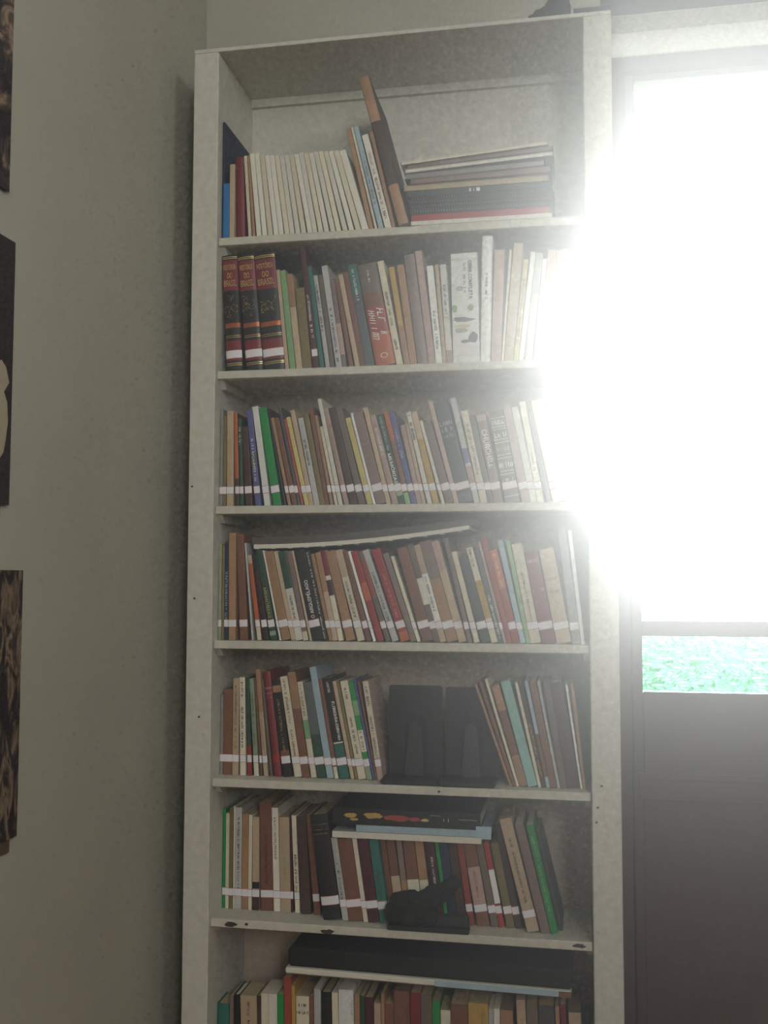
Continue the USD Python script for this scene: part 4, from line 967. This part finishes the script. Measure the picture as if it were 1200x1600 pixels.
# ------------------------------------------------------------------ large portfolio over the seventh shelf's books
Yq = SF[6] + .018
A, B = at(445, 1521, Yq), at(893, 1560, Yq)
p = thing('portfolio', (A[0], Yq, A[2]), -math.atan2(B[2]-A[2], B[0]-A[0])); L = math.hypot(B[0]-A[0], B[2]-A[2])
part(p, 'page_block', box(0, L, 0, .16, 0, .0125, .003), m_page['w'])
part(p, 'light_blue_page_edge', box(L*.535, L*.955, -.0012, .0005, .0005, .0125, .003), cover_mat('ltblue'), label='light blue section of the page edge')
part(p, 'brown_corner', box(L*.957, L*1.0, -.0008, .0005, .0005, .012, .002), cover_mat('brown'))
part(p, 'cover', box(.004, L+.002, .006, .19, .0127, .052, .006), m_blackcloth)
tag(stage.GetPrimAtPath(p), 'large black portfolio with pale page edge lying across the seventh shelf books', 'portfolio')

# ------------------------------------------------------------------ things on top of the bookcase
def crumple(seed, n, x0, x1, z0, zh):
    ms = m3.Manifold(); r = random.Random(seed)
    for i in range(n):
        t = i/(n-1); s = trimesh.creation.icosphere(2, 1.0)
        s.vertices = s.vertices*np.array([(x1-x0)/n*1.3, .03, zh[i]])+np.array([x0+(x1-x0)*t, .045, z0+zh[i]*.8])
        ms = ms + m3.Manifold(m3.Mesh(np.array(s.vertices, np.float32), np.array(s.faces, np.uint32)))
    ms = ms.refine_to_length(.006); mm = ms.to_mesh(); m = trimesh.Trimesh(mm.vert_properties[:, :3], mm.tri_verts, process=True)
    v = m.vertices + m.vertex_normals*((meshkit.fbm(m.vertices*45, 4, seed)-.5)*.012)[:, None]; v[:, 2] = np.maximum(v[:, 2], z0+.0002); m.vertices = v; return m
xt0, xt1 = at(824, 20, .02)[0], at(884, 10, .02)[0]
single('crumpled_cloth', crumple(3, 6, xt0+.01, xt1-.005, H, [.012, .018, .022, .032, .044, .036]), m_greycloth, 'dark crumpled cloth lying on top of the bookcase at the right', 'cloth', smooth=True)
rl = thing('cloth_roll', (xt1+.016, .033, H+.0005))
def tube(L, r, seed):
    n, k = 40, 16; v = []; f = []
    for i in range(n):
        for j in range(k):
            a = 2*math.pi*j/k; v.append([L*i/(n-1), r*math.cos(a), r+r*math.sin(a)])
    for i in range(n-1):
        for j in range(k):
            a, b = i*k+j, i*k+(j+1) % k; f += [(a, b, b+k), (a, b+k, a+k)]
    c0, c1 = len(v), len(v)+1; v += [[0, 0, r], [L, 0, r]]
    for j in range(k): f += [(c0, (j+1) % k, j), (c1, (n-1)*k+j, (n-1)*k+(j+1) % k)]
    v = np.array(v); v[:, 1:] += ((meshkit.fbm(v*25, 3, seed)-.5)*.004)[:, None]; v[:, 2] = np.maximum(v[:, 2], 0)
    m = trimesh.Trimesh(v, f, process=False); m.fix_normals(); return m
part(rl, 'roll', tube(W-xt1-.016, .013, 4), m_greycloth, smooth=40)
tag(stage.GetPrimAtPath(rl), 'dark grey cloth roll on the bookcase top beside the crumpled cloth', 'cloth roll')
# dark grey roll lying on the cap above the door
bl = thing('grey_roll', (DX0-.018, YB-.046, zc2+.0004))
part(bl, 'roll_tube', tube(DX1-DX0+.10, .036, 9), m_greycloth, smooth=40)
tag(stage.GetPrimAtPath(bl), 'dark grey roll lying on the cap above the door', 'dark_roll')

# ------------------------------------------------------------------ pictures on the left wall
def picture(yR, z0, z1, width, mat, label, back=None):
    p = thing('wall_picture', (XL, yR, z0)); h = z1-z0
    part(p, 'print', box(.0065, .0075, -width, 0, 0, h), mat)
    part(p, 'panel', box(.0004, .0064, -width+.001, -.001, .001, h-.001), m_black)
    if back: part(p, 'backing_card', box(.0004, .004, -width, back[0], back[1], 0), plain('backing_card', lin('5d4a40'), .8, .1, 20))
    tag(stage.GetPrimAtPath(p), label, 'picture', 'pictures on the left wall'); return p
def photo_mat(name, stops, scale, stretch, dist=1.5):
    n = {'tc': ('texture_coordinate', {}), 'mp': ('mapping', {'scale': stretch}), 'nz': ('noise_texture', {'scale': scale, 'detail': 5.0, 'distortion': dist}),
         'rp': ('rgb_ramp', {'ramp': stops}), 'p': ('principled_bsdf', {'roughness': .35})}
    return usdkit.material(stage, '/World/Looks/' + name, n, [('tc.object', 'mp.vector'), ('mp.vector', 'nz.vector'), ('nz.fac', 'rp.fac'), ('rp.color', 'p.base_color')], surface='p.BSDF')
dk = lin('1f1c22')
m_ph1 = photo_mat('print_crowd', [(.0, dk), (.48, lin('2a2430')), (.54, lin('5a4844')), (.60, lin('a08a74')), (.68, lin('3a3c55')), (1, dk)], 14, (1, 1, 1))
m_ph2 = photo_mat('print_dark', [(.0, lin('232026')), (1, lin('2e2a30'))], 6, (1, 1, 1))
m_ph3 = photo_mat('print_trees', [(.0, lin('15141c')), (.46, lin('262129')), (.54, lin('6b5848')), (.60, lin('8e7a66')), (.66, lin('241f26')), (1, lin('3a3c48'))], 16, (1, 2.2, .8))
def lw(px, py): return atx(px, py, XL+.0075)
a = lw(24.5, 0); b = lw(12.5, 299)
picture((a[1]+b[1])/2, b[2], b[2]+.42, .30, m_ph1, 'topmost picture on the left wall, dark print of figures')
a = lw(20.5, 377); b = lw(18.5, 790)
pp = picture((a[1]+b[1])/2, b[2], a[2], .30, m_ph2, 'middle picture on the left wall, black print with pale figure', back=(-.020, -.028))
h2 = a[2]-b[2]
def loc(px, py): q = lw(px, py); return q[1]-(a[1]+b[1])/2, q[2]-b[2]
pts = [loc(x, y) for x, y in ((2, 562), (9, 573), (14, 598), (6, 612), (11, 630), (12, 660), (8, 690), (5, 706), (0, 715), (-30, 700), (-30, 590))]
fm = trimesh.creation.extrude_polygon(Polygon(pts), .0004, engine='earcut'); v = fm.vertices.copy(); fm.vertices = np.c_[.0076+v[:, 2], v[:, 0], v[:, 1]]
part(pp, 'pale_figure', fm, photo_mat('print_figure', [(.0, lin('9a8d78')), (.55, lin('b3a78f')), (1, lin('7c6c5c'))], 30, (1, 1, 1)))
a = lw(29.5, 891); b = lw(33, 1303)
picture((a[1]+b[1])/2, b[2], a[2], .30, m_ph3, 'lowest picture on the left wall, dark print of trees and water', back=(-.016, -.022))

# ------------------------------------------------------------------ air volume added to imitate lens glare around the door
if GLARE > 0:
    m_glare = usdkit.material(stage, '/World/Looks/glare_haze', {'v': ('scatter_volume', {'color': (1, 1, 1), 'density': GLARE, 'anisotropy': GLARE_G})}, [], volume='v.volume')
    single('glare_haze', box(.58, XR-.075, YF+.005, -.006, .005, ZC-.005), m_glare, 'added scattering air volume imitating lens glare by the glazed door', 'glare_haze', kind='stuff')
